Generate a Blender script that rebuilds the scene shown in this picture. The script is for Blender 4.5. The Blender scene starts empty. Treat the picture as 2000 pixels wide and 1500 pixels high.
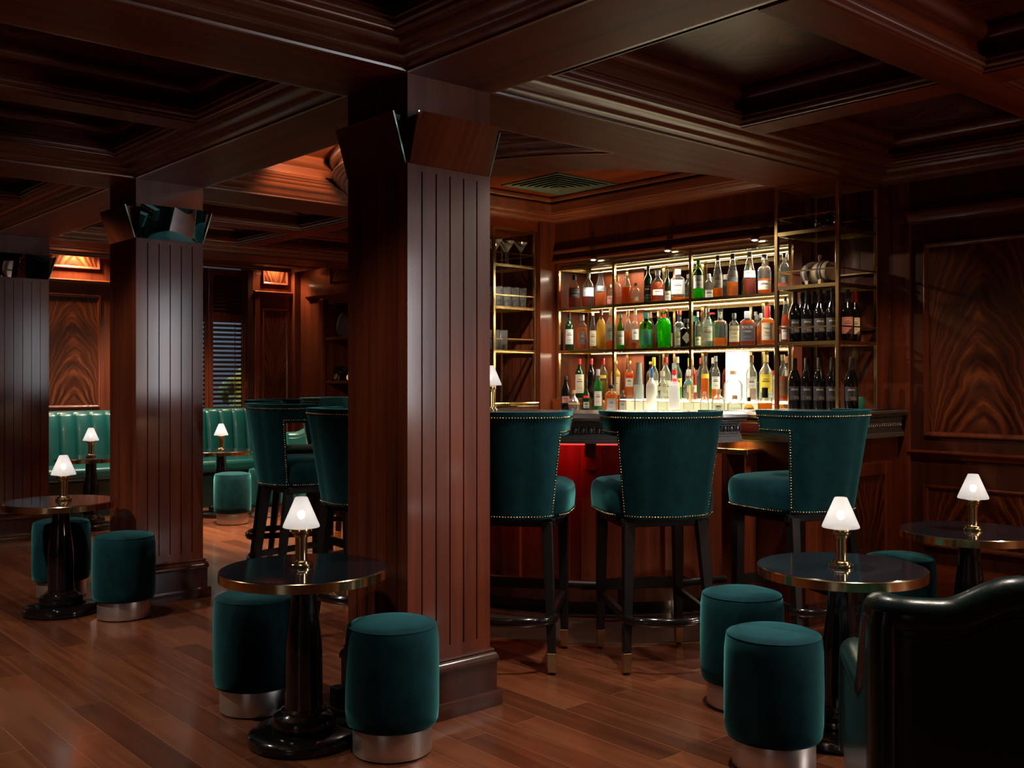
import bpy, bmesh, math, random
from mathutils import Vector, Matrix
random.seed(4)
PI = math.pi
sc = bpy.context.scene
C = sc.collection

# ------------------------------------------------------------------ camera, world, lights, exposure
cam_d = bpy.data.cameras.new('camera'); cam = bpy.data.objects.new('camera', cam_d); C.objects.link(cam)
cam_d.sensor_width = 36.0; cam_d.lens = 1973/2000*36.0; cam_d.shift_y = -11/2000
cam_d.clip_start = 0.05; cam_d.clip_end = 100
cam.location = (0, 0, 1.26); cam.rotation_euler = (math.radians(90), 0, math.radians(48.7-90))
sc.camera = cam
vs = sc.view_settings
vs.view_transform = 'Standard'; vs.look = 'None'; vs.gamma = 1.0; vs.exposure = 0.0; vs.use_curve_mapping = False
sc.cycles.max_bounces = 10; sc.cycles.transparent_max_bounces = 24; sc.cycles.glossy_bounces = 5
sc.cycles.diffuse_bounces = 4; sc.cycles.transmission_bounces = 8
sc.cycles.caustics_reflective = False; sc.cycles.caustics_refractive = False
sc.cycles.sample_clamp_indirect = 4.0

world = bpy.data.worlds.new('night_sky'); sc.world = world; world.use_nodes = True
world.node_tree.nodes['Background'].inputs[0].default_value = (0.03, 0.05, 0.085, 1)
world.node_tree.nodes['Background'].inputs[1].default_value = 0.6

def light(name, kind, loc, power, color, target=None, size=None, size_y=None, spot=None, blend=0.5, radius=None):
    d = bpy.data.lights.new(name, kind); d.energy = power; d.color = color
    o = bpy.data.objects.new(name, d); C.objects.link(o); o.location = loc
    if kind == 'AREA':
        d.shape = 'RECTANGLE'; d.size = size; d.size_y = size_y or size
    if kind == 'SPOT':
        d.spot_size = math.radians(spot); d.spot_blend = blend
    if kind in ('SPOT', 'POINT'):
        d.shadow_soft_size = radius if radius is not None else 0.03
    if target is not None:
        v = Vector(target)-Vector(loc); o.rotation_euler = v.to_track_quat('-Z', 'Y').to_euler()
    return o

WARM = (1.0, 0.66, 0.38); NEUT = (1.0, 0.86, 0.72); COOL = (0.93, 0.95, 1.0)
# area light for an assumed, unseen window in the right hand wall, behind the camera's right shoulder
light('assumed_window_light', 'AREA', (5.66, -2.36, 1.66), 165, COOL, target=(2.66, -2.36, 1.66), size=1.45, size_y=1.5)
light('warm_fill_light', 'POINT', (4.4, -0.9, 0.95), 42, WARM, radius=0.15)  # added warm fill behind the camera, lifts the ceiling; no lamp stands there
# recessed ceiling spots, unseen and assumed, with some added to brighten dim parts
SPOTS = [
    # x, y, power, angle, target xy offset, colour
    (3.6, 7.75, 720, 66, (0.47, -0.20), (1.0, 0.72, 0.48)),
    (4.9, 7.8, 480, 95, (-0.3, -0.2), (1.0, 0.72, 0.48)),
    (4.6, 0.9, 130, 80, (-1.3, 1.3), NEUT),
    (2.9, 2.45, 170, 80, (0.1, -0.1), NEUT),
    (2.95, 1.30, 70, 80, (0.0, 0.1), NEUT),
    (1.55, 5.2, 55, 90, (0.1, 0.0), NEUT),
    (1.2, 2.5, 45, 90, (0.3, 0.3), NEUT),
    (3.28, 10.06, 130, 120, (0.0, -0.02), WARM),
    (5.40, 10.075, 50, 120, (0.0, -0.02), WARM),
    (3.0, 9.15, 110, 90, (0.3, 0.1), NEUT),
    (3.85, 9.15, 170, 95, (0.1, 0.3), NEUT),
    (4.95, 1.2, 13, 80, (0.1, 0.5), WARM),
    (0.9, 9.7, 120, 100, (0.3, 0.1), NEUT),  # added, gives the columns' left faces something bright to reflect
    (0.1, 4.95, 180, 110, (0.2, 0.0), NEUT),  # added, lifts the left wall and the beams above it
    (4.25, 4.25, 150, 70, (0.85, -1.05), NEUT),  # added to brighten the brass wine stand
    (3.0, 3.72, 70, 70, (0.40, 0.25), NEUT),
    (4.2, 4.85, 110, 70, (0.7, 0.9), NEUT),  # added to make the glassware stand show up
    (4.35, 2.35, 55, 60, (0.75, 0.75), WARM),
]
for i, (x, y, w, a, t, c) in enumerate(SPOTS):
    light('assumed_spot_light', 'SPOT', (x, y, 2.555), w, c, target=(x+t[0], y+t[1], 0.6), spot=a, blend=0.6, radius=0.045)

light('crown_wash_light', 'SPOT', (2.92, 4.55, 2.48), 130, (1.0, 0.72, 0.42), target=(3.36, 5.36, 2.45), spot=78, blend=0.5, radius=0.03)  # added hidden spot in the ceiling recess, brightens the far beam's crown
light('crown_wash_light', 'SPOT', (2.90, 4.40, 2.48), 80, WARM, target=(3.4, 3.72, 2.45), spot=80, blend=0.5, radius=0.03)  # second added spot in the recess, picks out the curved crown

# ------------------------------------------------------------------ materials
def new_mat(name):
    m = bpy.data.materials.new(name); m.use_nodes = True
    nt = m.node_tree
    for n in list(nt.nodes): nt.nodes.remove(n)
    out = nt.nodes.new('ShaderNodeOutputMaterial')
    return m, nt, out
def N(nt, t, **kw):
    n = nt.nodes.new(t)
    for k, v in kw.items():
        if k.startswith('i_'): n.inputs[k[2:].replace('_', ' ')].default_value = v
        else: setattr(n, k, v)
    return n
def L(nt, a, ao, b, bi): nt.links.new(a.outputs[ao], b.inputs[bi])
def pbr(name, col, rough=0.5, metal=0.0, coat=0.0, coat_r=0.1, sheen=0.0, sheen_tint=None, spec=0.5, emit=None, es=0.0, bump=0.0, bscale=200):
    m, nt, out = new_mat(name)
    b = N(nt, 'ShaderNodeBsdfPrincipled')
    b.inputs['Base Color'].default_value = (*col, 1); b.inputs['Roughness'].default_value = rough
    b.inputs['Metallic'].default_value = metal; b.inputs['Coat Weight'].default_value = coat
    b.inputs['Coat Roughness'].default_value = coat_r; b.inputs['Sheen Weight'].default_value = sheen
    b.inputs['Specular IOR Level'].default_value = spec
    if sheen_tint: b.inputs['Sheen Tint'].default_value = (*sheen_tint, 1); b.inputs['Sheen Roughness'].default_value = 0.35
    if emit: b.inputs['Emission Color'].default_value = (*emit, 1); b.inputs['Emission Strength'].default_value = es
    if bump:
        tc = N(nt, 'ShaderNodeTexCoord'); no = N(nt, 'ShaderNodeTexNoise'); no.inputs['Scale'].default_value = bscale; no.inputs['Detail'].default_value = 4
        bp = N(nt, 'ShaderNodeBump'); bp.inputs['Strength'].default_value = bump; bp.inputs['Distance'].default_value = 0.002
        L(nt, tc, 'Object', no, 'Vector'); L(nt, no, 'Fac', bp, 'Height'); L(nt, bp, 'Normal', b, 'Normal')
    L(nt, b, 'BSDF', out, 'Surface')
    return m
def wood(name, axis, dark, mid, rough=0.36, coat=0.5, cr=0.13, spec=0.2):
    """mahogany with long grain along one axis"""
    m, nt, out = new_mat(name)
    tc = N(nt, 'ShaderNodeTexCoord'); mp = N(nt, 'ShaderNodeMapping')
    s = [14.0, 14.0, 14.0]; s['xyz'.index(axis)] = 0.7; mp.inputs['Scale'].default_value = s
    n1 = N(nt, 'ShaderNodeTexNoise'); n1.inputs['Scale'].default_value = 1.0; n1.inputs['Detail'].default_value = 6; n1.inputs['Distortion'].default_value = 0.6
    mp2 = N(nt, 'ShaderNodeMapping'); s2 = [160.0]*3; s2['xyz'.index(axis)] = 4.0; mp2.inputs['Scale'].default_value = s2
    n2 = N(nt, 'ShaderNodeTexNoise'); n2.inputs['Scale'].default_value = 1.0; n2.inputs['Detail'].default_value = 3
    mx = N(nt, 'ShaderNodeMath', operation='MULTIPLY_ADD'); mx.inputs[1].default_value = 0.35
    r = N(nt, 'ShaderNodeValToRGB'); r.color_ramp.elements[0].position = 0.3; r.color_ramp.elements[1].position = 0.85
    r.color_ramp.elements[0].color = (*dark, 1); r.color_ramp.elements[1].color = (*mid, 1)
    b = N(nt, 'ShaderNodeBsdfPrincipled'); b.inputs['Roughness'].default_value = rough; b.inputs['Specular IOR Level'].default_value = spec; b.inputs['Coat Weight'].default_value = coat; b.inputs['Coat Roughness'].default_value = cr
    L(nt, tc, 'Object', mp, 'Vector'); L(nt, tc, 'Object', mp2, 'Vector'); L(nt, mp, 'Vector', n1, 'Vector'); L(nt, mp2, 'Vector', n2, 'Vector')
    L(nt, n2, 'Fac', mx, 0); L(nt, n1, 'Fac', mx, 2); L(nt, mx, 'Value', r, 'Fac'); L(nt, r, 'Color', b, 'Base Color')
    bp = N(nt, 'ShaderNodeBump'); bp.inputs['Strength'].default_value = 0.12; bp.inputs['Distance'].default_value = 0.002
    L(nt, n2, 'Fac', bp, 'Height'); L(nt, bp, 'Normal', b, 'Normal'); L(nt, b, 'BSDF', out, 'Surface')
    return m
def flame(name, dark, mid, hi, rough=0.28):
    """crotch mahogany: feather plumes fanning up and out from a centre line, in object space x / z"""
    m, nt, out = new_mat(name)
    tc = N(nt, 'ShaderNodeTexCoord'); sp = N(nt, 'ShaderNodeSeparateXYZ'); L(nt, tc, 'Object', sp, 'Vector')
    wob = N(nt, 'ShaderNodeTexNoise'); wob.inputs['Scale'].default_value = 3.0; wob.inputs['Detail'].default_value = 4; L(nt, tc, 'Object', wob, 'Vector')
    wv = N(nt, 'ShaderNodeMath', operation='MULTIPLY_ADD'); wv.inputs[1].default_value = 0.16; L(nt, wob, 'Fac', wv, 0); L(nt, sp, 'X', wv, 2)
    off = N(nt, 'ShaderNodeMath', operation='SUBTRACT'); off.inputs[1].default_value = 0.08; L(nt, wv, 'Value', off, 0)
    ax = N(nt, 'ShaderNodeMath', operation='PINGPONG'); ax.inputs[1].default_value = 0.27; L(nt, off, 'Value', ax, 0)
    # feather coordinate  v = z - sqrt(|x|)*k + x^2*k2
    sq = N(nt, 'ShaderNodeMath', operation='POWER'); sq.inputs[1].default_value = 0.68; L(nt, ax, 'Value', sq, 0)
    k = N(nt, 'ShaderNodeMath', operation='MULTIPLY'); k.inputs[1].default_value = -2.2; L(nt, sq, 'Value', k, 0)
    x2 = N(nt, 'ShaderNodeMath', operation='MULTIPLY'); L(nt, ax, 'Value', x2, 0); L(nt, ax, 'Value', x2, 1)
    x3 = N(nt, 'ShaderNodeMath', operation='MULTIPLY_ADD'); x3.inputs[1].default_value = 3.0; L(nt, x2, 'Value', x3, 0); L(nt, k, 'Value', x3, 2)
    v = N(nt, 'ShaderNodeMath', operation='ADD'); L(nt, sp, 'Z', v, 0); L(nt, x3, 'Value', v, 1)
    cb = N(nt, 'ShaderNodeCombineXYZ')
    vs_ = N(nt, 'ShaderNodeMath', operation='MULTIPLY'); vs_.inputs[1].default_value = 15.0; L(nt, v, 'Value', vs_, 0)
    xs = N(nt, 'ShaderNodeMath', operation='MULTIPLY'); xs.inputs[1].default_value = 5.0; L(nt, ax, 'Value', xs, 0)
    L(nt, vs_, 'Value', cb, 'Y'); L(nt, xs, 'Value', cb, 'X')
    n = N(nt, 'ShaderNodeTexNoise'); n.inputs['Scale'].default_value = 1.0; n.inputs['Detail'].default_value = 5; n.inputs['Roughness'].default_value = 0.55; L(nt, cb, 'Vector', n, 'Vector')
    r = N(nt, 'ShaderNodeValToRGB'); e = r.color_ramp.elements
    e[0].position = 0.34; e[0].color = (*dark, 1); e[1].position = 0.72; e[1].color = (*hi, 1)
    q = e.new(0.53); q.color = (*mid, 1)
    b = N(nt, 'ShaderNodeBsdfPrincipled'); b.inputs['Roughness'].default_value = rough; b.inputs['Coat Weight'].default_value = 0.12; b.inputs['Specular IOR Level'].default_value = 0.25; b.inputs['Coat Roughness'].default_value = 0.2
    L(nt, n, 'Fac', r, 'Fac'); L(nt, r, 'Color', b, 'Base Color'); L(nt, b, 'BSDF', out, 'Surface')
    return m
def floor_mat():
    m, nt, out = new_mat('plank_floor')
    tc = N(nt, 'ShaderNodeTexCoord'); mp = N(nt, 'ShaderNodeMapping'); mp.inputs['Rotation'].default_value = (0, 0, math.radians(90))
    L(nt, tc, 'Object', mp, 'Vector')
    br = N(nt, 'ShaderNodeTexBrick'); br.offset = 0.37; br.offset_frequency = 2
    br.inputs['Color1'].default_value = (0.0, 0, 0, 1); br.inputs['Color2'].default_value = (1, 1, 1, 1); br.inputs['Mortar'].default_value = (0.5, 0.5, 0.5, 1)
    br.inputs['Scale'].default_value = 1.0; br.inputs['Mortar Size'].default_value = 0.0015; br.inputs['Mortar Smooth'].default_value = 0.1
    br.inputs['Bias'].default_value = 0.0; br.inputs['Brick Width'].default_value = 0.92; br.inputs['Row Height'].default_value = 0.128
    L(nt, mp, 'Vector', br, 'Vector')
    mp2 = N(nt, 'ShaderNodeMapping'); mp2.inputs['Scale'].default_value = (26, 1.3, 1); L(nt, tc, 'Object', mp2, 'Vector')
    # break the grain at every board
    ad = N(nt, 'ShaderNodeVectorMath', operation='MULTIPLY_ADD'); ad.inputs[1].default_value = (31, 17, 9); L(nt, br, 'Color', ad, 0); L(nt, mp2, 'Vector', ad, 2)
    n1 = N(nt, 'ShaderNodeTexNoise'); n1.inputs['Scale'].default_value = 1.0; n1.inputs['Detail'].default_value = 6; n1.inputs['Distortion'].default_value = 0.5; L(nt, ad, 'Vector', n1, 'Vector')
    mix = N(nt, 'ShaderNodeMath', operation='MULTIPLY_ADD'); mix.inputs[1].default_value = 0.62; L(nt, n1, 'Fac', mix, 0)
    sc_ = N(nt, 'ShaderNodeMath', operation='MULTIPLY'); sc_.inputs[1].default_value = 0.40; L(nt, br, 'Color', sc_, 0); L(nt, sc_, 'Value', mix, 2)
    r = N(nt, 'ShaderNodeValToRGB'); e = r.color_ramp.elements
    e[0].position = 0.2; e[0].color = (0.036, 0.0115, 0.0055, 1); e[1].position = 0.85; e[1].color = (0.215, 0.070, 0.028, 1)
    q = e.new(0.5); q.color = (0.105, 0.032, 0.014, 1)
    L(nt, mix, 'Value', r, 'Fac')
    mm = N(nt, 'ShaderNodeMix', data_type='RGBA'); mm.inputs['B'].default_value = (0.19, 0.085, 0.048, 1)
    L(nt, br, 'Fac', mm, 'Factor'); L(nt, r, 'Color', mm, 'A')
    b = N(nt, 'ShaderNodeBsdfPrincipled'); b.inputs['Roughness'].default_value = 0.26; b.inputs['Coat Weight'].default_value = 0.3; b.inputs['Coat Roughness'].default_value = 0.12
    L(nt, mm, 'Result', b, 'Base Color'); L(nt, b, 'BSDF', out, 'Surface')
    return m
def velvet(name, col, sheen):
    m, nt, out = new_mat(name)
    tc = N(nt, 'ShaderNodeTexCoord'); no = N(nt, 'ShaderNodeTexNoise'); no.inputs['Scale'].default_value = 16; no.inputs['Detail'].default_value = 9; no.inputs['Roughness'].default_value = 0.65
    r = N(nt, 'ShaderNodeValToRGB'); r.color_ramp.elements[0].position = 0.3; r.color_ramp.elements[1].position = 0.75
    r.color_ramp.elements[0].color = (col[0]*.55, col[1]*.55, col[2]*.55, 1); r.color_ramp.elements[1].color = (col[0]*1.5, col[1]*1.5, col[2]*1.4, 1)
    b = N(nt, 'ShaderNodeBsdfPrincipled'); b.inputs['Roughness'].default_value = 0.85; b.inputs['Specular IOR Level'].default_value = 0.12
    b.inputs['Sheen Weight'].default_value = sheen; b.inputs['Sheen Roughness'].default_value = 0.38; b.inputs['Sheen Tint'].default_value = (0.12, 0.54, 0.56, 1)
    n2 = N(nt, 'ShaderNodeTexNoise'); n2.inputs['Scale'].default_value = 700; n2.inputs['Detail'].default_value = 2
    bp = N(nt, 'ShaderNodeBump'); bp.inputs['Strength'].default_value = 0.1; bp.inputs['Distance'].default_value = 0.001
    L(nt, tc, 'Object', no, 'Vector'); L(nt, no, 'Fac', r, 'Fac'); L(nt, r, 'Color', b, 'Base Color'); L(nt, tc, 'Object', n2, 'Vector'); L(nt, n2, 'Fac', bp, 'Height'); L(nt, bp, 'Normal', b, 'Normal')
    L(nt, b, 'BSDF', out, 'Surface')
    return m
def glass(name, col, gloss=0.6, rough=0.02, haze=0.0):
    """thin walled clear glass: tinted transparency with a fresnel reflection"""
    m, nt, out = new_mat(name)
    t = N(nt, 'ShaderNodeBsdfTransparent'); t.inputs[0].default_value = (*col, 1)
    g = N(nt, 'ShaderNodeBsdfGlossy'); g.inputs['Roughness'].default_value = rough; g.inputs[0].default_value = (1, 1, 1, 1)
    f = N(nt, 'ShaderNodeLayerWeight'); f.inputs['Blend'].default_value = 0.22
    k = N(nt, 'ShaderNodeMath', operation='MULTIPLY'); k.inputs[1].default_value = gloss; k.use_clamp = True
    mx = N(nt, 'ShaderNodeMixShader')
    L(nt, f, 'Fresnel', k, 0); L(nt, k, 'Value', mx, 0); L(nt, t, 'BSDF', mx, 1); L(nt, g, 'BSDF', mx, 2)
    if haze:
        d = N(nt, 'ShaderNodeBsdfTranslucent'); d.inputs[0].default_value = (1, 1, 1, 1); d2 = N(nt, 'ShaderNodeBsdfDiffuse'); d2.inputs[0].default_value = (1, 1, 1, 1)
        a = N(nt, 'ShaderNodeMixShader'); L(nt, d, 'BSDF', a, 1); L(nt, d2, 'BSDF', a, 2)
        h = N(nt, 'ShaderNodeMixShader'); h.inputs[0].default_value = haze; L(nt, mx, 'Shader', h, 1); L(nt, a, 'Shader', h, 2); mx = h
    L(nt, mx, 'Shader', out, 'Surface')
    return m
def liquid(name, col, body=0.45):
    m, nt, out = new_mat(name)
    t = N(nt, 'ShaderNodeBsdfTransparent'); t.inputs[0].default_value = (*[c**0.6 for c in col], 1)
    d = N(nt, 'ShaderNodeBsdfPrincipled'); d.inputs['Base Color'].default_value = (*col, 1); d.inputs['Roughness'].default_value = 0.15
    tr = N(nt, 'ShaderNodeBsdfTranslucent'); tr.inputs[0].default_value = (*col, 1)
    m1 = N(nt, 'ShaderNodeMixShader'); m1.inputs[0].default_value = 0.6; L(nt, d, 'BSDF', m1, 1); L(nt, tr, 'BSDF', m1, 2)
    m2 = N(nt, 'ShaderNodeMixShader'); m2.inputs[0].default_value = body; L(nt, t, 'BSDF', m2, 1); L(nt, m1, 'Shader', m2, 2); L(nt, m2, 'Shader', out, 'Surface')
    return m
def emitter(name, col, s):
    m, nt, out = new_mat(name)
    e = N(nt, 'ShaderNodeEmission'); e.inputs[0].default_value = (*col, 1); e.inputs[1].default_value = s; L(nt, e, 'Emission', out, 'Surface'); return m
def shade_mat():
    m, nt, out = new_mat('frosted_glass_shade')
    tr = N(nt, 'ShaderNodeBsdfTranslucent'); tr.inputs[0].default_value = (0.90, 0.89, 0.88, 1)
    df = N(nt, 'ShaderNodeBsdfDiffuse'); df.inputs[0].default_value = (0.80, 0.80, 0.80, 1)
    rf = N(nt, 'ShaderNodeBsdfRefraction'); rf.inputs['Color'].default_value = (0.95, 0.94, 0.92, 1); rf.inputs['Roughness'].default_value = 0.55; rf.inputs['IOR'].default_value = 1.05
    e = N(nt, 'ShaderNodeEmission'); e.inputs[0].default_value = (1, 0.91, 0.87, 1); e.inputs[1].default_value = 0.20
    a = N(nt, 'ShaderNodeMixShader'); a.inputs[0].default_value = 0.3; L(nt, tr, 'BSDF', a, 1); L(nt, df, 'BSDF', a, 2)
    c = N(nt, 'ShaderNodeMixShader'); c.inputs[0].default_value = 0.45; L(nt, a, 'Shader', c, 1); L(nt, rf, 'BSDF', c, 2)
    b = N(nt, 'ShaderNodeAddShader'); L(nt, c, 'Shader', b, 0); L(nt, e, 'Emission', b, 1); L(nt, b, 'Shader', out, 'Surface'); return m

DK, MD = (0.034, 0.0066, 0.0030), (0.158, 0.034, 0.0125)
W = {a: wood('mahogany_'+a, a, DK, MD) for a in 'xyz'}
WC = {a: wood('ceiling_mahogany_'+a, a, (0.040, 0.0062, 0.0026), (0.185, 0.033, 0.0105), 0.40, 0.03, 0.2, 0.08) for a in 'xyz'}
WCR = {a: wood('crown_mahogany_'+a, a, DK, MD, 0.36, 1.0, 0.27) for a in 'xy'}
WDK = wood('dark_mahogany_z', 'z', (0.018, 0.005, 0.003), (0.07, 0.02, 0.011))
FL = flame('flame_mahogany', (0.020, 0.005, 0.003), (0.080, 0.019, 0.007), (0.22, 0.056, 0.017))
FLOOR = floor_mat()
VEL = velvet('green_velvet', (0.0008, 0.0225, 0.0325), 0.75)
LEA = pbr('green_leather', (0.007, 0.078, 0.068), 0.32, coat=0.15, bump=0.25, bscale=90)
LEADK = pbr('dark_green_leather', (0.004, 0.022, 0.020), 0.3, coat=0.15, bump=0.2, bscale=90)
BRASS = pbr('polished_brass', (0.92, 0.71, 0.36), 0.14, 1.0)
BRASSP = pbr('satin_brass', (0.80, 0.58, 0.26), 0.2, 1.0); BRASSD = pbr('aged_brass', (0.52, 0.33, 0.15), 0.28, 1.0)
STEEL = pbr('brushed_steel', (0.66, 0.62, 0.58), 0.34, 0.9)
ZINC = pbr('zinc_counter', (0.42, 0.43, 0.46), 0.25, 0.9)
ZDARK = pbr('dark_pewter', (0.22, 0.225, 0.235), 0.36, 0.6)
LACQ = pbr('black_lacquer', (0.006, 0.005, 0.005), 0.14, coat=0.5, coat_r=0.05)
BLKWOOD = pbr('ebonised_wood', (0.006, 0.0045, 0.004), 0.42, spec=0.3)
BLKGLASS = pbr('black_glass_top', (0.010, 0.011, 0.016), 0.10, coat=0.4, coat_r=0.04)
NAIL = pbr('brass_nailhead', (0.80, 0.62, 0.36), 0.25, 1.0)
MIRROR = pbr('mirror_glass', (0.50, 0.48, 0.48), 0.015, 1.0)
BMIRROR = pbr('smoked_mirror', (0.42, 0.38, 0.36), 0.02, 1.0)
GEDGE = pbr('glass_edge', (0.35, 0.6, 0.52), 0.1, 0.6)
SHELF = glass('clear_shelf_glass', (0.90, 0.95, 0.92), 0.9)
CLEAR = glass('clear_bottle_glass', (0.94, 0.97, 0.95), 1.0, 0.02, 0.018)
FROST = pbr('frosted_white_glass', (0.82, 0.85, 0.84), 0.35)
GREEN = glass('green_bottle_glass', (0.30, 0.78, 0.22), 0.9)
DGREEN = pbr('dark_green_bottle_glass', (0.006, 0.03, 0.010), 0.06, coat=0.5)
BLACKG = pbr('black_bottle_glass', (0.004, 0.004, 0.005), 0.06, coat=0.5)
SILVERG = pbr('silvered_glass', (0.5, 0.45, 0.45), 0.15, 0.8)
GLASSW = glass('drinking_glass', (0.95, 0.97, 0.96), 1.0, 0.04, 0.07)
AMBER = liquid('amber_spirit', (0.90, 0.30, 0.018), 0.5); DAMBER = liquid('dark_amber_spirit', (0.60, 0.12, 0.008), 0.55)
GOLDL = liquid('golden_spirit', (0.98, 0.62, 0.08)); REDL = liquid('red_aperitif', (0.75, 0.06, 0.02)); GRNL = liquid('green_liqueur', (0.02, 0.50, 0.07), 0.6)
GGRN = liquid('gin_green', (0.30, 0.80, 0.10), 0.3); YELL = liquid('pale_yellow_spirit', (0.80, 0.75, 0.2), 0.35); ORNG = liquid('orange_aperitif', (0.95, 0.30, 0.03))
CLRL = liquid('clear_spirit', (0.92, 0.93, 0.90), 0.10)
_pl = {}
def paint(col, rough=0.55):
    k = (tuple(round(c, 3) for c in col), rough)
    if k not in _pl: _pl[k] = pbr('label_paint', col, rough)
    return _pl[k]
P_WHITE = paint((0.66, 0.65, 0.61)); P_CREAM = paint((0.74, 0.66, 0.46)); P_BLACK = paint((0.012, 0.012, 0.014), 0.4); P_GREY = paint((0.30, 0.31, 0.33)); P_DGREY = paint((0.07, 0.08, 0.09))
P_PRINT = paint((0.16, 0.12, 0.10)); P_RED = paint((0.65, 0.03, 0.03), 0.35); P_GOLD = paint((0.60, 0.42, 0.12), 0.35); P_BLUE = paint((0.03, 0.16, 0.5), 0.4); P_TEAL = paint((0.02, 0.22, 0.17)); P_CORK = paint((0.50, 0.33, 0.17)); P_YEL = paint((0.85, 0.68, 0.05)); P_PINK = paint((0.6, 0.25, 0.22)); P_BROWN = paint((0.16, 0.07, 0.03)); P_SILV = paint((0.42, 0.43, 0.46), 0.3); P_PALEG = paint((0.62, 0.68, 0.5))
OAK = wood('barrel_oak', 'x', (0.34, 0.22, 0.11), (0.58, 0.42, 0.25), 0.5, 0.05)
HOOP = pbr('dull_iron_hoop', (0.10, 0.10, 0.10), 0.55, 0.4)
OAKEND = wood('barrel_head_oak', 'z', (0.50, 0.32, 0.20), (0.66, 0.46, 0.32), 0.6, 0.0)
SHADE = shade_mat(); BULB = emitter('lit_bulb', (1, 0.92, 0.84), 22.0)
LEDW = emitter('white_led', (1.0, 0.84, 0.50), 2.6); LEDP = emitter('opal_light_panel', (1.0, 0.90, 0.60), 3.4); LEDP2 = emitter('opal_riser', (1.0, 0.82, 0.42), 1.1); LEDR = emitter('red_led', (1.0, 0.02, 0.015), 5.0)
SPOTDISC = emitter('spot_lens', (1.0, 0.95, 0.85), 40.0)
DAIS = pbr('polished_stone_dais', (0.055, 0.035, 0.026), 0.16, coat=0.3)
TANMESH = pbr('tan_weave', (0.42, 0.26, 0.15), 0.7, bump=0.8, bscale=400)

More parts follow.
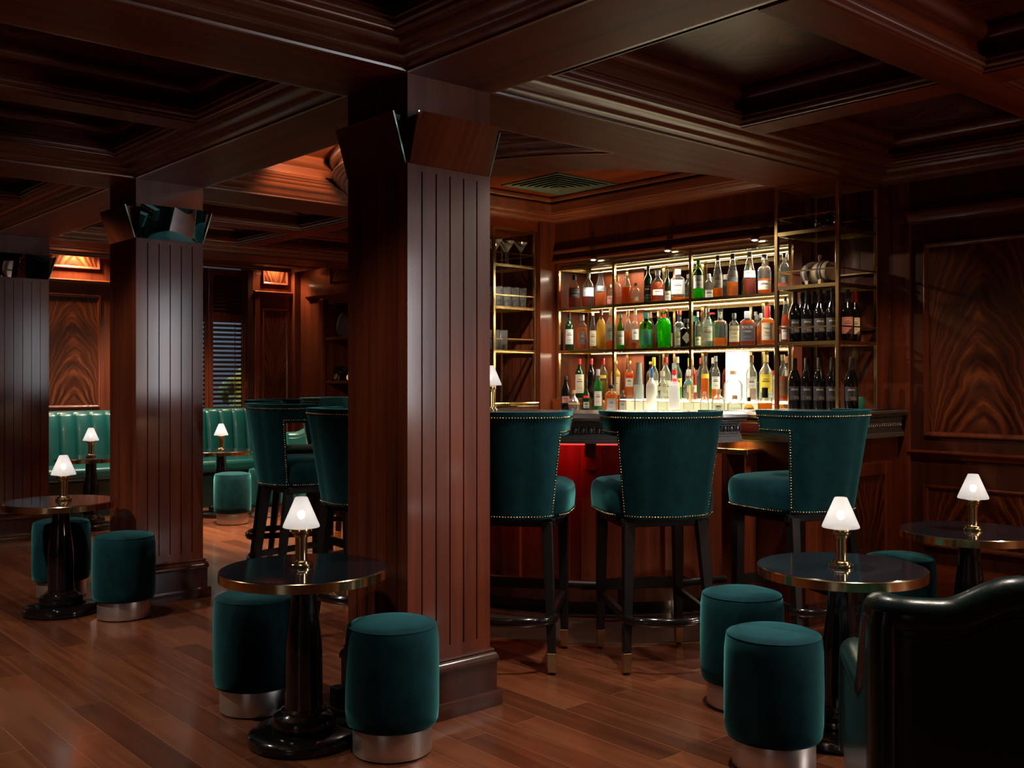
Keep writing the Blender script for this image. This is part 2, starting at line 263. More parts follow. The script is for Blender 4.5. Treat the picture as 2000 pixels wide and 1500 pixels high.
# ------------------------------------------------------------------ mesh helpers
def setp(o, label=None, cat=None, group=None, kind=None):
    if label: o['label'] = label
    if cat: o['category'] = cat
    if group: o['group'] = group
    if kind: o['kind'] = kind
    return o
def empty(name, loc=(0, 0, 0), rz=0, **kw):
    o = bpy.data.objects.new(name, None); C.objects.link(o); o.location = loc; o.rotation_euler = (0, 0, rz); o.empty_display_size = 0.1
    return setp(o, **kw)
class MB:
    def __init__(s): s.v = []; s.f = []; s.m = []
    def add(s, vs_, fs, mi=0):
        b = len(s.v); s.v += [tuple(p) for p in vs_]; s.f += [tuple(b+i for i in f) for f in fs]; s.m += [mi]*len(fs); return s
    def box(s, x0, x1, y0, y1, z0, z1, mi=0):
        return s.add([(x0, y0, z0), (x1, y0, z0), (x1, y1, z0), (x0, y1, z0), (x0, y0, z1), (x1, y0, z1), (x1, y1, z1), (x0, y1, z1)],
                     [(0, 3, 2, 1), (4, 5, 6, 7), (0, 1, 5, 4), (1, 2, 6, 5), (2, 3, 7, 6), (3, 0, 4, 7)], mi)
    def taper(s, p0, a0, p1, a1, mi=0, b0=None, b1=None):
        """square prism between two centres; half sizes a (x) b (y)"""
        b0 = b0 or a0; b1 = b1 or a1; v = []
        for (x, y, z), a, b in ((p0, a0, b0), (p1, a1, b1)):
            v += [(x-a, y-b, z), (x+a, y-b, z), (x+a, y+b, z), (x-a, y+b, z)]
        return s.add(v, [(0, 3, 2, 1), (4, 5, 6, 7), (0, 1, 5, 4), (1, 2, 6, 5), (2, 3, 7, 6), (3, 0, 4, 7)], mi)
    def lathe(s, prof, n=24, cx=0, cy=0, pw=2.0, caps=(True, True), mi=0, a0=0, ys=1.0):
        v = []; f = []
        for r, z in prof:
            for i in range(n):
                t = a0+2*PI*i/n; c, d = math.cos(t), math.sin(t)
                k = 1.0 if pw == 2.0 else (abs(c)**pw+abs(d)**pw)**(-1/pw)
                v.append((cx+r*k*c, cy+r*k*d*ys, z))
        m = len(prof)
        for j in range(m-1):
            for i in range(n):
                f.append((j*n+i, j*n+(i+1) % n, (j+1)*n+(i+1) % n, (j+1)*n+i))
        if caps[0]: f.append(tuple(range(n-1, -1, -1)))
        if caps[1]: f.append(tuple((m-1)*n+i for i in range(n)))
        return s.add(v, f, mi)
    def tube(s, pts, r, n=8, closed=False, mi=0, ry=None):
        pts = [Vector(p) for p in pts]; v = []; f = []; m = len(pts)
        for i, p in enumerate(pts):
            a = pts[(i-1) % m] if (closed or i > 0) else p; b = pts[(i+1) % m] if (closed or i < m-1) else p
            t = (b-a).normalized(); up = Vector((0, 0, 1)) if abs(t.z) < 0.95 else Vector((0, 1, 0))
            sd = t.cross(up).normalized(); u = sd.cross(t)
            for k in range(n):
                an = 2*PI*k/n; q = p+sd*(r*math.cos(an))+u*((ry or r)*math.sin(an)); v.append(q)
        for j in range(m if closed else m-1):
            for k in range(n):
                a, b = j*n, ((j+1) % m)*n
                f.append((a+k, a+(k+1) % n, b+(k+1) % n, b+k))
        if not closed: f += [tuple(range(n-1, -1, -1)), tuple((m-1)*n+k for k in range(n))]
        return s.add(v, f, mi)
    def ball(s, c, r, n=8, m=6, mi=0, sz=1.0):
        pr = [(r*math.sin(PI*j/m)+1e-5, c[2]-r*sz*math.cos(PI*j/m)) for j in range(m+1)]
        return s.lathe(pr, n, c[0], c[1], mi=mi)
    def octa(s, c, r):
        x, y, z = c
        return s.add([(x-r, y, z), (x+r, y, z), (x, y-r, z), (x, y+r, z), (x, y, z-r), (x, y, z+r)],
                     [(0, 2, 5), (2, 1, 5), (1, 3, 5), (3, 0, 5), (2, 0, 4), (1, 2, 4), (3, 1, 4), (0, 3, 4)])
    def sweep(s, poly, prof, closed=True, sign=1, mi=0):
        """sweep profile (offset, z) round a polygon, mitred; offset goes to the left of travel times sign"""
        n = len(poly); P = [Vector((p[0], p[1])) for p in poly]; v = []; f = []
        for i in range(n):
            a = P[(i-1) % n] if (closed or i > 0) else None; b = P[(i+1) % n] if (closed or i < n-1) else None
            d0 = (P[i]-a).normalized() if a is not None else (b-P[i]).normalized()
            d1 = (b-P[i]).normalized() if b is not None else d0
            n0 = Vector((-d0.y, d0.x)); n1 = Vector((-d1.y, d1.x)); mm = n0+n1
            mm = mm/max(0.3, mm.dot(n0)) if mm.length > 1e-6 else n0
            for o, z in prof: v.append((P[i].x+mm.x*o*sign, P[i].y+mm.y*o*sign, z))
        m = len(prof)
        for i in range(n if closed else n-1):
            a, b = i*m, ((i+1) % n)*m
            for j in range(m-1): f.append((a+j, b+j, b+j+1, a+j+1))
        return s.add(v, f, mi)
    def ext(s, poly, z0, z1, mi=0):
        n = len(poly)
        return s.add([(x, y, z0) for x, y in poly]+[(x, y, z1) for x, y in poly],
                     [tuple(range(n-1, -1, -1)), tuple(range(n, 2*n))]+[(i, (i+1) % n, n+(i+1) % n, n+i) for i in range(n)], mi)
    def arcband(s, cx, cy, r0, r1, z0, z1, a0, a1, n=40, mi=0):
        v = []; f = []
        for i in range(n+1):
            t = a0+(a1-a0)*i/n; c, d = math.cos(t), math.sin(t)
            v += [(cx+r0*c, cy+r0*d, z0), (cx+r1*c, cy+r1*d, z0), (cx+r1*c, cy+r1*d, z1), (cx+r0*c, cy+r0*d, z1)]
        for i in range(n):
            a, b = 4*i, 4*i+4
            for j in range(4): f.append((a+j, a+(j+1) % 4, b+(j+1) % 4, b+j))
        f += [(0, 1, 2, 3), (4*n+3, 4*n+2, 4*n+1, 4*n)]
        return s.add(v, f, mi)
    def mesh(s, name, mats, smooth=None):
        me = bpy.data.meshes.new(name); me.from_pydata(s.v, [], s.f)
        mats = mats if isinstance(mats, (list, tuple)) else [mats]
        for m in mats: me.materials.append(m)
        if len(mats) > 1:
            for p, i in zip(me.polygons, s.m): p.material_index = i
        bm = bmesh.new(); bm.from_mesh(me); bmesh.ops.recalc_face_normals(bm, faces=bm.faces)
        if smooth is not None:
            for fc in bm.faces: fc.smooth = True
            for e in bm.edges:
                if len(e.link_faces) == 2 and e.calc_face_angle(0) > math.radians(smooth): e.smooth = False
        bm.to_mesh(me); bm.free(); return me
    def build(s, name, mats, parent=None, smooth=None, bevel=None, seg=2, loc=None, rz=None):
        o = bpy.data.objects.new(name, s.mesh(name, mats, smooth)); C.objects.link(o)
        if parent: o.parent = parent
        if loc: o.location = loc
        if rz is not None: o.rotation_euler = (0, 0, rz)
        if bevel:
            b = o.modifiers.new('bevel', 'BEVEL'); b.width = bevel; b.segments = seg; b.limit_method = 'ANGLE'; b.angle_limit = math.radians(40)
        return o
def copy_tree(o, parent=None, loc=None, rz=None):
    c = o.copy(); C.objects.link(c); c.parent = parent
    if loc is not None: c.location = loc
    if rz is not None: c.rotation_euler = (0, 0, rz)
    for ch in list(o.children):
        if ch.type in ('MESH', 'EMPTY', 'LIGHT'): copy_tree(ch, c)
    return c
def rect(x0, x1, y0, y1): return [(x0, y0), (x1, y0), (x1, y1), (x0, y1)]      # ccw: interior on the left
def arc(cx, cy, r, a0, a1, n): return [(cx+r*math.cos(a0+(a1-a0)*i/n), cy+r*math.sin(a0+(a1-a0)*i/n)) for i in range(n+1)]
def text_mesh(word, size, mat, wrap=None):
    cu = bpy.data.curves.new('lettering', 'FONT'); cu.body = word; cu.size = size; cu.align_x = 'CENTER'; cu.align_y = 'CENTER'; cu.resolution_u = 2
    o = bpy.data.objects.new('lettering', cu); C.objects.link(o)
    dg = bpy.context.evaluated_depsgraph_get(); dg.update()
    me = bpy.data.meshes.new_from_object(o.evaluated_get(dg)); bpy.data.objects.remove(o)
    for v in me.vertices:
        x, y = v.co.x, v.co.y
        if wrap: v.co = (wrap*math.sin(x/wrap), -wrap*math.cos(x/wrap), y)
        else: v.co = (x, 0, y)
    me.materials.clear(); me.materials.append(mat); return me

# pixel helpers of the survey (2000 x 1500): a point on a plane X = const, or the place at a distance along the view
F, YH, HC = 1973.0, 739.0, 1.26; cT, sT = math.cos(math.radians(48.7)), math.sin(math.radians(48.7))
def onX(x, X):
    t = (x-1000)/F; Y = X*(sT-cT*t)/(cT+sT*t); return Y, X*cT+Y*sT
def onY(x, Y):
    t = (x-1000)/F; X = Y*(cT+sT*t)/(sT-cT*t); return X, X*cT+Y*sT

# ------------------------------------------------------------------ setting: floor, walls, ceiling
XL, XR, YB, YF = -0.85, 5.44, 10.15, -3.25
ZS, ZC = 2.364, 2.60
CX0, CX1 = 2.126, 2.515                       # the column row / the long beam
BY = [(-2.40, -2.0), (0.20, 0.60), (2.992, 3.392), (5.572, 5.972), (8.397, 8.797)]
mb = MB(); mb.box(XL, 5.9, YF, YB, -0.06, 0.0); setp(mb.build('floor', FLOOR), kind='structure', label='reddish brown hardwood plank floor')

def wall(name, mbx, mat): return setp(mbx.build(name, mat), kind='structure')
w = MB()                                       # right wall with an assumed window opening, unseen behind the camera
w.box(XR, 5.64, YF, -3.12, 0, ZC); w.box(XR, 5.64, -1.60, 2.80, 0, ZC); w.box(XR, 5.64, -3.12, -1.60, 0, 0.9); w.box(XR, 5.64, -3.12, -1.60, 2.42, ZC)
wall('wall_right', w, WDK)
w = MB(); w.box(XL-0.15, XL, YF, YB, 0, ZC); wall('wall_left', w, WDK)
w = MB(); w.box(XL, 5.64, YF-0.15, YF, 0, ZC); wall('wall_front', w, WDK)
w = MB(); w.box(XL, 3.72, YB, YB+0.15, 0, ZC); w.box(5.14, 5.9, YB, YB+0.15, 0, ZC); w.box(3.72, 5.14, YB, YB+0.15, 0, 0.75); w.box(3.72, 5.14, YB, YB+0.15, 2.5, ZC)
wall('wall_back', w, W['z'])

# bar wall block: bay behind the right stand, niche with the lit shelves, pier behind the left stand
w = MB()
w.box(5.43, 5.95, 2.80, 3.46, 0, ZC)
w.box(5.30, 5.95, 3.40, 3.46, 0, ZC)
w.box(5.66, 5.95, 3.46, 5.54, 0, ZC)
w.box(5.30, 5.66, 3.46, 5.54, 2.135, ZC)
w.box(5.15, 5.95, 5.54, 6.60, 0, ZC)
wall('wall_bar', w, W['z'])
w = MB()
for y in (2.90, 3.0, 3.1, 3.2, 3.3): w.box(5.4285, 5.4315, y-.003, y+.003, 1.1, ZS)
for y in (5.66, 5.76, 5.86): w.box(5.1485, 5.1515, y-.003, y+.003, 1.1, ZS)
setp(w.build('trim_1', paint((0.01, 0.003, 0.002))), kind='structure')
w = MB(); w.box(5.70, 5.9, 6.60, 8.45, 0, ZC); w.box(5.70, 5.9, 9.52, YB, 0, ZC); w.box(5.70, 5.9, 8.45, 9.52, 2.08, ZC); w.box(6.0, 6.05, 8.45, 9.52, 0, 2.08); w.box(5.70, 6.0, 8.44, 8.46, 0, 2.08); w.box(5.70, 6.0, 9.51, 9.53, 0, 2.08); w.box(5.7, 6.0, 8.46, 9.51, 2.06, 2.08); w.box(5.7, 6.0, 8.46, 9.51, 0.0, 0.9)
wall('wall_lounge', w, W['z'])

# ---- ceiling
ceil = setp(empty('ceiling', (0, 0, 0)), kind='structure')
mb = MB(); mb.box(XL, 6.05, YF, YB, ZC, ZC+0.12); mb.build('ceiling_panel', WC['y'], ceil)
mb = MB()
mb.box(CX0, CX1, YF, YB, ZS, ZC); mb.build('long_beam', WC['y'], ceil)
for y0, y1 in BY:
    mb = MB(); mb.box(XL, CX0, y0, y1, ZS, ZC); mb.box(CX1, 5.70 if y0 > 6 else (5.30 if y0 > 5 else XR), y0, y1, ZS, ZC); mb.build('cross_beam', WC['x'], ceil)
CROWN = [(0.0, ZS), (0.014, ZS), (0.016, 2.372), (0.03, 2.374), (0.045, 2.379), (0.057, 2.388), (0.064, 2.399), (0.07, 2.402), (0.09, 2.404), (0.106, 2.409), (0.118, 2.418), (0.125, 2.43), (0.132, 2.432), (0.142, 2.434), (0.150, 2.441), (0.153, 2.449), (0.162, 2.45), (0.168, 2.455), (0.171, 2.463), (0.18, 2.464), (0.186, 2.468), (0.19, 2.476), (0.20, 2.477), (0.20, 2.488), (0.168, 2.49), (0.168, 2.600)]
TORUS = [(0.168, 2.535), (0.178, 2.537), (0.193, 2.543), (0.206, 2.556), (0.212, 2.574), (0.21, 2.59), (0.205, 2.6)]
RIBW = 0.085
def crown_loop(poly, mbx, prof): mbx.sweep(poly, prof)
crown = MB(); ribs = MB(); tor = MB()
def bay(x0, x1, y0, y1):
    if y1 > YB-0.01 and x0 > 2: crown.sweep([(x0, y1), (x0, y0), (x1, y0)], CROWN, closed=False)
    else: crown.sweep(rect(x0, x1, y0, y1), CROWN)
    mx, my = (x0+x1)/2, (y0+y1)/2
    o = 0.17
    z0 = 2.42
    ribs.box(x0+o, x1-o, my-RIBW, my+RIBW, z0, ZC); ribs.box(mx-RIBW, mx+RIBW, y0+o, my-RIBW, z0, ZC); ribs.box(mx-RIBW, mx+RIBW, my+RIBW, y1-o, z0, ZC)
    for a, b in ((x0+o, mx-RIBW), (mx+RIBW, x1-o)):
        for c, d in ((y0+o, my-RIBW), (my+RIBW, y1-o)):
            # small bead at the rib edge and the fat torus under the panel
            tor.sweep(rect(a, b, c, d), [(0.0, 2.424), (0.006, 2.424), (0.012, 2.430), (0.012, 2.438), (0.018, 2.442), (0.022, 2.452), (0.022, 2.462), (0.028, 2.466), (0.028, 2.472), (0.0, 2.473)])
            tor.sweep(rect(a, b, c, d), [(0.0, 2.53), (0.012, 2.532), (0.028, 2.538), (0.042, 2.551), (0.048, 2.569), (0.046, 2.588), (0.04, 2.6)])
ys = [YF]+[v for p in BY for v in p]+[YB]
for i in range(0, len(ys), 2):
    y0, y1 = ys[i], ys[i+1]
    bay(XL, CX0, y0, y1)
    if abs(y0-3.392) < 1e-3: continue            # the bar bay is built below
    bay(CX1, 5.70 if y0 > 5.9 else XR, y0, y1)
crown.sweep([(5.70, 8.80), (5.70, YB), (CX1, YB)], [(0, 2.572), (0.012, 2.574), (0.03, 2.59), (0.034, 2.6)], closed=False)
crown.build('crown_moulding', WCR['x'], ceil, smooth=40); ribs.build('coffer_rib', WC['x'], ceil); tor.build('coffer_moulding', WCR['x'], ceil, smooth=50)
# figured panels in the coffers at the near right
for (x, y) in ((3.2, 1.15), (4.75, 1.15), (4.75, 2.4), (3.2, 2.4), (3.2, 6.6), (4.9, 6.6), (1.4, 3.9), (1.4, 5.0)):
    p = MB(); p.box(-0.62, 0.62, -0.004, 0.0, -0.5, 0.5); q = p.build('figured_panel', FL, ceil, loc=(x, y, ZC-0.001)); q.rotation_euler = (math.radians(90), 0, math.radians(35))
    q.rotation_euler = (math.radians(-90), 0, 0)
# bar bay: curved soffit band following the round bar
BC = (4.65, 4.482); RI, RO = 1.09, 1.46
mb = MB(); vv = []; ff = []; nA = 48
for i in range(nA+1):
    t = PI/2+PI*i/nA; c, d = math.cos(t), math.sin(t)
    ro = RO if abs(d)*RO <= 1.09 else 1.09/abs(d)
    ro = max(ro, RI)
    vv += [(BC[0]+RI*c, BC[1]+RI*d, ZS), (BC[0]+ro*c, BC[1]+ro*d, ZS), (BC[0]+RI*c, BC[1]+RI*d, ZC), (BC[0]+ro*c, BC[1]+ro*d, ZC)]
for i in range(nA):
    a, b = 4*i, 4*i+4; ff += [(a, a+1, b+1, b), (a+2, b+2, b+3, a+3), (a, b, b+2, a+2), (a+1, a+3, b+3, b+1)]
mb.add(vv, ff); mb.build('curved_soffit', WC['x'], ceil)
ta = math.asin(1.09/RO)
outer = arc(BC[0], BC[1], RO, PI+ta, PI-ta, 28)           # from low y to high y along the left side
mb = MB(); mb.sweep([(CX1, 3.392)]+outer+[(CX1, 5.572)], CROWN+[(0.168, 2.535), (0.178, 2.537), (0.193, 2.543), (0.206, 2.556), (0.212, 2.574), (0.205, 2.6)])
mb.build('curved_crown', WCR['x'], ceil, smooth=40)
inner = [(5.30, 3.392), (5.30, 5.572)]+arc(BC[0], BC[1], RI, PI/2, 3*PI/2, 40)
mb = MB(); mb.sweep(inner, [(a*0.75, z+0.06 if z < 2.49 else z) for a, z in CROWN]+[(0.126, 2.55), (0.14, 2.555), (0.155, 2.57), (0.158, 2.588), (0.15, 2.6)])
mb.build('bar_crown', WCR['y'], ceil, smooth=40)
# the wall frieze under the crown inside the bar
mb = MB(); mb.sweep([(5.299, 5.54), (5.299, 3.46)], [(0, 2.19), (0.008, 2.19), (0.016, 2.198), (0.02, 2.212), (0.02, 2.222), (0.010, 2.232), (0, 2.236)], closed=False, sign=-1)
mb.sweep([(5.299, 5.54), (5.299, 3.46)], [(0, 2.128), (0.02, 2.128), (0.03, 2.135), (0.03, 2.15), (0.02, 2.158), (0, 2.16)], closed=False, sign=-1)
setp(mb.build('trim_2', W['y'], smooth=40), kind='structure')

# air grille in the bar ceiling
vent = empty('ceiling_vent', (4.84, 5.02, 2.6), label='square dark green louvred air grille in the ceiling above the bar', cat='vent')
g = pbr('grille_paint', (0.045, 0.065, 0.045), 0.45)
mb = MB()
for k in range(7):
    s = 0.27-0.037*k; z = -0.006-0.004*k
    mb.sweep(rect(-s, s, -s, s), [(0.0, z), (0.008, z-0.002), (0.034, z+0.018), (0.030, z+0.02), (0.0, z+0.004)])
mb.box(-0.02, 0.02, -0.02, 0.02, -0.03, -0.015); mb.build('louvre', g, vent)
mb = MB(); mb.sweep(rect(-0.285, 0.285, -0.285, 0.285), [(0, 0.0), (0, -0.008), (0.02, -0.010), (0.022, 0.0)]); mb.build('frame', g, vent)

# ---- columns
def notched(x0, x1, y0, y1, n=5, wd=0.0032, dp=0.007):
    pts = []; cs = [(x0, y0), (x1, y0), (x1, y1), (x0, y1)]
    for i in range(4):
        a = Vector(cs[i]); b = Vector(cs[(i+1) % 4]); d = (b-a).normalized(); nn = Vector((-d.y, d.x)); Ln = (b-a).length
        pts.append(a)
        for k in range(n):
            m = a+d*(Ln*(0.166+k*0.1665))
            pts += [m-d*wd, m-d*wd*0.6+nn*dp, m+d*wd*0.6+nn*dp, m+d*wd]
    return [(p.x, p.y) for p in pts]
hw, hy = (CX1-CX0)/2, 0.20
col = empty('column', (0, 0, 0), kind='structure')
mb = MB(); mb.ext(notched(-hw, hw, -hy, hy), 0.262, 2.015); mb.box(-hw, hw, -hy, hy, 0.0, 0.262); mb.box(-hw, hw, -hy, hy, 2.015, ZS); mb.build('shaft', W['z'], col)
mb = MB(); mb.sweep(rect(-hw, hw, -hy, hy), [(0, 0.219), (0.010, 0.218), (0.013, 0.212), (0.010, 0.206), (0.018, 0.200), (0.024, 0.188), (0.026, 0.176), (0.024, 0.168), (0.019, 0.165), (0.019, 0.0587)], sign=-1)
mb.sweep(rect(-hw, hw, -hy, hy), [(0.0, 0.0587), (0.034, 0.0587), (0.035, 0.057), (0.035, 0.0)], sign=-1); mb.build('base_moulding', WDK, col, smooth=35)
for k in range(4):
    hl = hw if k % 2 == 0 else hy; dd = hy if k % 2 == 0 else hw
    m0 = MB(); a = hl-0.024
    m0.add([(-a, 0, 0.0), (a, 0, 0.0), (-a, 0, 0.172), (a, 0, 0.172), (-a, -0.052, 0.172), (a, -0.052, 0.172)], [(0, 1, 5, 4), (0, 4, 2), (1, 3, 5), (4, 5, 3, 2), (0, 2, 3, 1)])
    h = m0.build('mirror_backing', WDK, col); h.location = (0, -dd, 2.043) if k == 0 else ((dd, 0, 2.043) if k == 1 else ((0, dd, 2.043) if k == 2 else (-dd, 0, 2.043))); h.rotation_euler = (0, 0, k*PI/2)
    m1 = MB(); b = hl-0.006
    nrm = Vector((0, -0.172, -0.052)).normalized()*0.006
    pts = [(-b, 0, -0.002), (b, 0, -0.002), (b, -0.0545, 0.178), (-b, -0.0545, 0.178)]
    pts2 = [(x, y+nrm.y, z+nrm.z) for x, y, z in pts]
    m1.add(pts+pts2, [(0, 1, 2, 3)], 0); m1.add(pts+pts2, [(4, 7, 6, 5)], 0); m1.add(pts+pts2, [(0, 4, 5, 1), (1, 5, 6, 2), (2, 6, 7, 3), (3, 7, 4, 0)], 1)
    g1 = m1.build('mirror_panel', [MIRROR, GEDGE], col); g1.location = h.location; g1.rotation_euler = h.rotation_euler
cols = [col]
for i, (yy, lab) in enumerate(((3.192, 'nearest grooved mahogany column standing behind the centre lamp table'), (5.772, 'middle grooved mahogany column behind the two left stools'), (8.597, 'farthest grooved mahogany column cut by the left edge'), (0.4, 'grooved mahogany column beside the camera'))):
    if i == 3: break
    o = col if i == 0 else copy_tree(col)
    o.location = ((CX0+CX1)/2, yy, 0); setp(o, label=lab, group='grooved mahogany columns', cat='column', kind='structure')

# ---- wall panelling
def panel(loc, rz, wdt, h, mat, name, fr=0.026, proud=0.016):
    """raised frame with a figured panel; local x across, z up, -y out of the wall"""
    e = empty(name, loc, rz, kind='structure')
    p = MB(); p.box(-wdt/2, wdt/2, -0.004, 0.002, 0, h); p.build('figured_panel', mat, e)
    f = MB()
    prof = [(0, 0.0), (0.0, -proud), (0.006, -proud-0.003), (0.012, -proud), (0.018, -proud*0.7), (fr, -0.005)]
    n = len(prof); pl = [(-wdt/2, 0), (wdt/2, 0), (wdt/2, h), (-wdt/2, h)]; sg = [(1, 1), (-1, 1), (-1, -1), (1, -1)]
    v = []
    for (x, z), (sx, sz) in zip(pl, sg): v += [(x+sx*(o-fr*0.2), y, z+sz*(o-fr*0.2)) for o, y in prof]
    fs = []
    for i in range(4):
        a, b = i*n, ((i+1) % 4)*n
        for j in range(n-1): fs.append((a+j, b+j, b+j+1, a+j+1))
    f.add(v, fs); f.build('panel_moulding', W['z'], e, smooth=40)
    return e
RZR = -PI/2            # local -y -> -X (faces the room from the right wall)
k = 3
def wall_strip(name, x, pts_y, prof, mat):
    m = MB(); m.sweep([(x, pts_y[1]), (x, pts_y[0])], prof, closed=False, sign=-1); return setp(m.build(name, mat, smooth=40), kind='structure')
# right wall: two tall panels, dado panels, chair rail, frieze rail, skirting
for yc in (2.13, 0.62): panel((XR, yc, 0.945), RZR, 1.15, 1.06, FL, 'trim_%d' % k); k += 1
for yc in (2.13, 0.62): panel((XR, yc, 0.335), RZR, 1.15, 0.33, FL, 'trim_%d' % k); k += 1
wall_strip('trim_%d' % k, XR, (-0.3, 2.80), [(0, 0.812), (0.012, 0.815), (0.016, 0.83), (0.028, 0.838), (0.032, 0.85), (0.022, 0.858), (0, 0.862)], W['y']); k += 1
wall_strip('trim_%d' % k, XR, (-3.2, 2.80), [(0, 2.12), (0.012, 2.12), (0.014, 2.135), (0.026, 2.145), (0.03, 2.165), (0.045, 2.175), (0.045, 2.19), (0, 2.195)], W['y']); k += 1
wall_strip('baseboard_right', XR, (-3.2, 2.80), [(0, 0.235), (0.01, 0.235), (0.014, 0.215), (0.022, 0.205), (0.022, 0.0)], W['y'])
m = MB(); m.box(XR-0.022, XR, 2.785, 2.812, 0.0, 2.12); m.box(XR-0.012, XR, 2.98, 3.0, 1.09, ZS); setp(m.build('trim_%d' % k, W['z'], bevel=0.004), kind='structure'); k += 1
# back wall
panel((3.0, YB, 0.98), 0, 1.02, 1.09, FL, 'trim_%d' % k); k += 1
panel((3.0, YB, 2.33), 0, 1.02, 0.245, FL, 'trim_%d' % k); k += 1
panel((5.42, YB, 0.55), 0, 0.30, 1.47, FL, 'trim_%d' % k); k += 1
panel((5.42, YB, 2.30), 0, 0.30, 0.24, FL, 'trim_%d' % k); k += 1
panel((5.70, 9.0, 2.27), RZR, 0.85, 0.26, FL, 'trim_%d' % k); k += 1
m = MB()
for (a, b) in ((XL, 3.70), (5.16, 5.70)):
    m.sweep([(a, YB), (b, YB)], [(0, 2.17), (0.02, 2.17), (0.024, 2.185), (0.04, 2.195), (0.045, 2.21), (0.03, 2.22), (0, 2.222)], closed=False, sign=-1)
m.sweep([(5.70, 9.9), (5.70, 8.0)], [(0, 2.12), (0.02, 2.12), (0.024, 2.135), (0.04, 2.145), (0.045, 2.16), (0, 2.165)], closed=False, sign=-1)
setp(m.build('trim_%d' % k, W['x'], smooth=40), kind='structure'); k += 1
m = MB(); m.box(5.66, 5.70, 9.54, 9.62, 0, 2.12); m.box(5.62, 5.70, YB-0.07, YB, 0, ZC); m.box(5.16, 5.22, YB-0.03, YB, 0, 2.17)
setp(m.build('trim_%d' % k, W['z'], bevel=0.006), kind='structure'); k += 1

# bookcase recess in the lounge wall
for i, (z, lab) in enumerate(((1.70, 'upper wooden shelf in the dark recess, under the glass vase'), (1.235, 'lower wooden shelf in the dark recess, under the black telephone'))):
    m = MB(); m.box(5.68, 5.98, 8.47, 9.50, z-0.03, z); setp(m.build('recess_shelf', W['y'], bevel=0.003), label=lab, cat='shelf')
Yv, dv = onX(671, 5.78)
m = MB(); m.lathe([(0.028, 0), (0.045, 0.01), (0.075, 0.06), (0.082, 0.11), (0.070, 0.17), (0.045, 0.23), (0.020, 0.262), (0.018, 0.262), (0.043, 0.228), (0.066, 0.17), (0.078, 0.11)], 24, caps=(True, False))
setp(m.build('glass_vase', GLASSW, smooth=60, loc=(5.78, Yv, 1.70)), label='clear teardrop glass vase on the upper recess shelf', cat='vase')
Yt, _ = onX(665, 5.80)
tel = empty('telephone', (5.80, Yt, 1.235), -PI/2, label='old black dial telephone on the lower recess shelf', cat='telephone')
m = MB(); m.taper((0, 0, 0), 0.085, (0, 0, 0.085), 0.045, b0=0.075, b1=0.035); m.build('body', BLKWOOD, tel, bevel=0.01, seg=2)
m = MB(); m.tube([(-0.1, 0, 0.125), (-0.06, 0, 0.14), (0, 0, 0.145), (0.06, 0, 0.14), (0.1, 0, 0.125)], 0.014, 8); m.ball((-0.1, 0, 0.115), 0.026); m.ball((0.1, 0, 0.115), 0.026); m.build('handset', BLKWOOD, tel, smooth=60)
m = MB(); m.lathe([(0.034, 0), (0.034, 0.006), (0.016, 0.008)], 20); q = m.build('dial', STEEL, tel, smooth=40); q.location = (0, -0.058, 0.045); q.rotation_euler = (math.radians(70), 0, 0)
Yo, _ = onX(683, 5.74)
m = MB(); m.ball((0, 0, 0.035), 0.035, 14, 10); setp(m.build('small_lamp_globe', emitter('glowing_globe', (1, .55, .3), 0.5), smooth=80, loc=(5.74, Yo, 1.235)), label='small glowing amber globe beside the telephone', cat='candle holder')

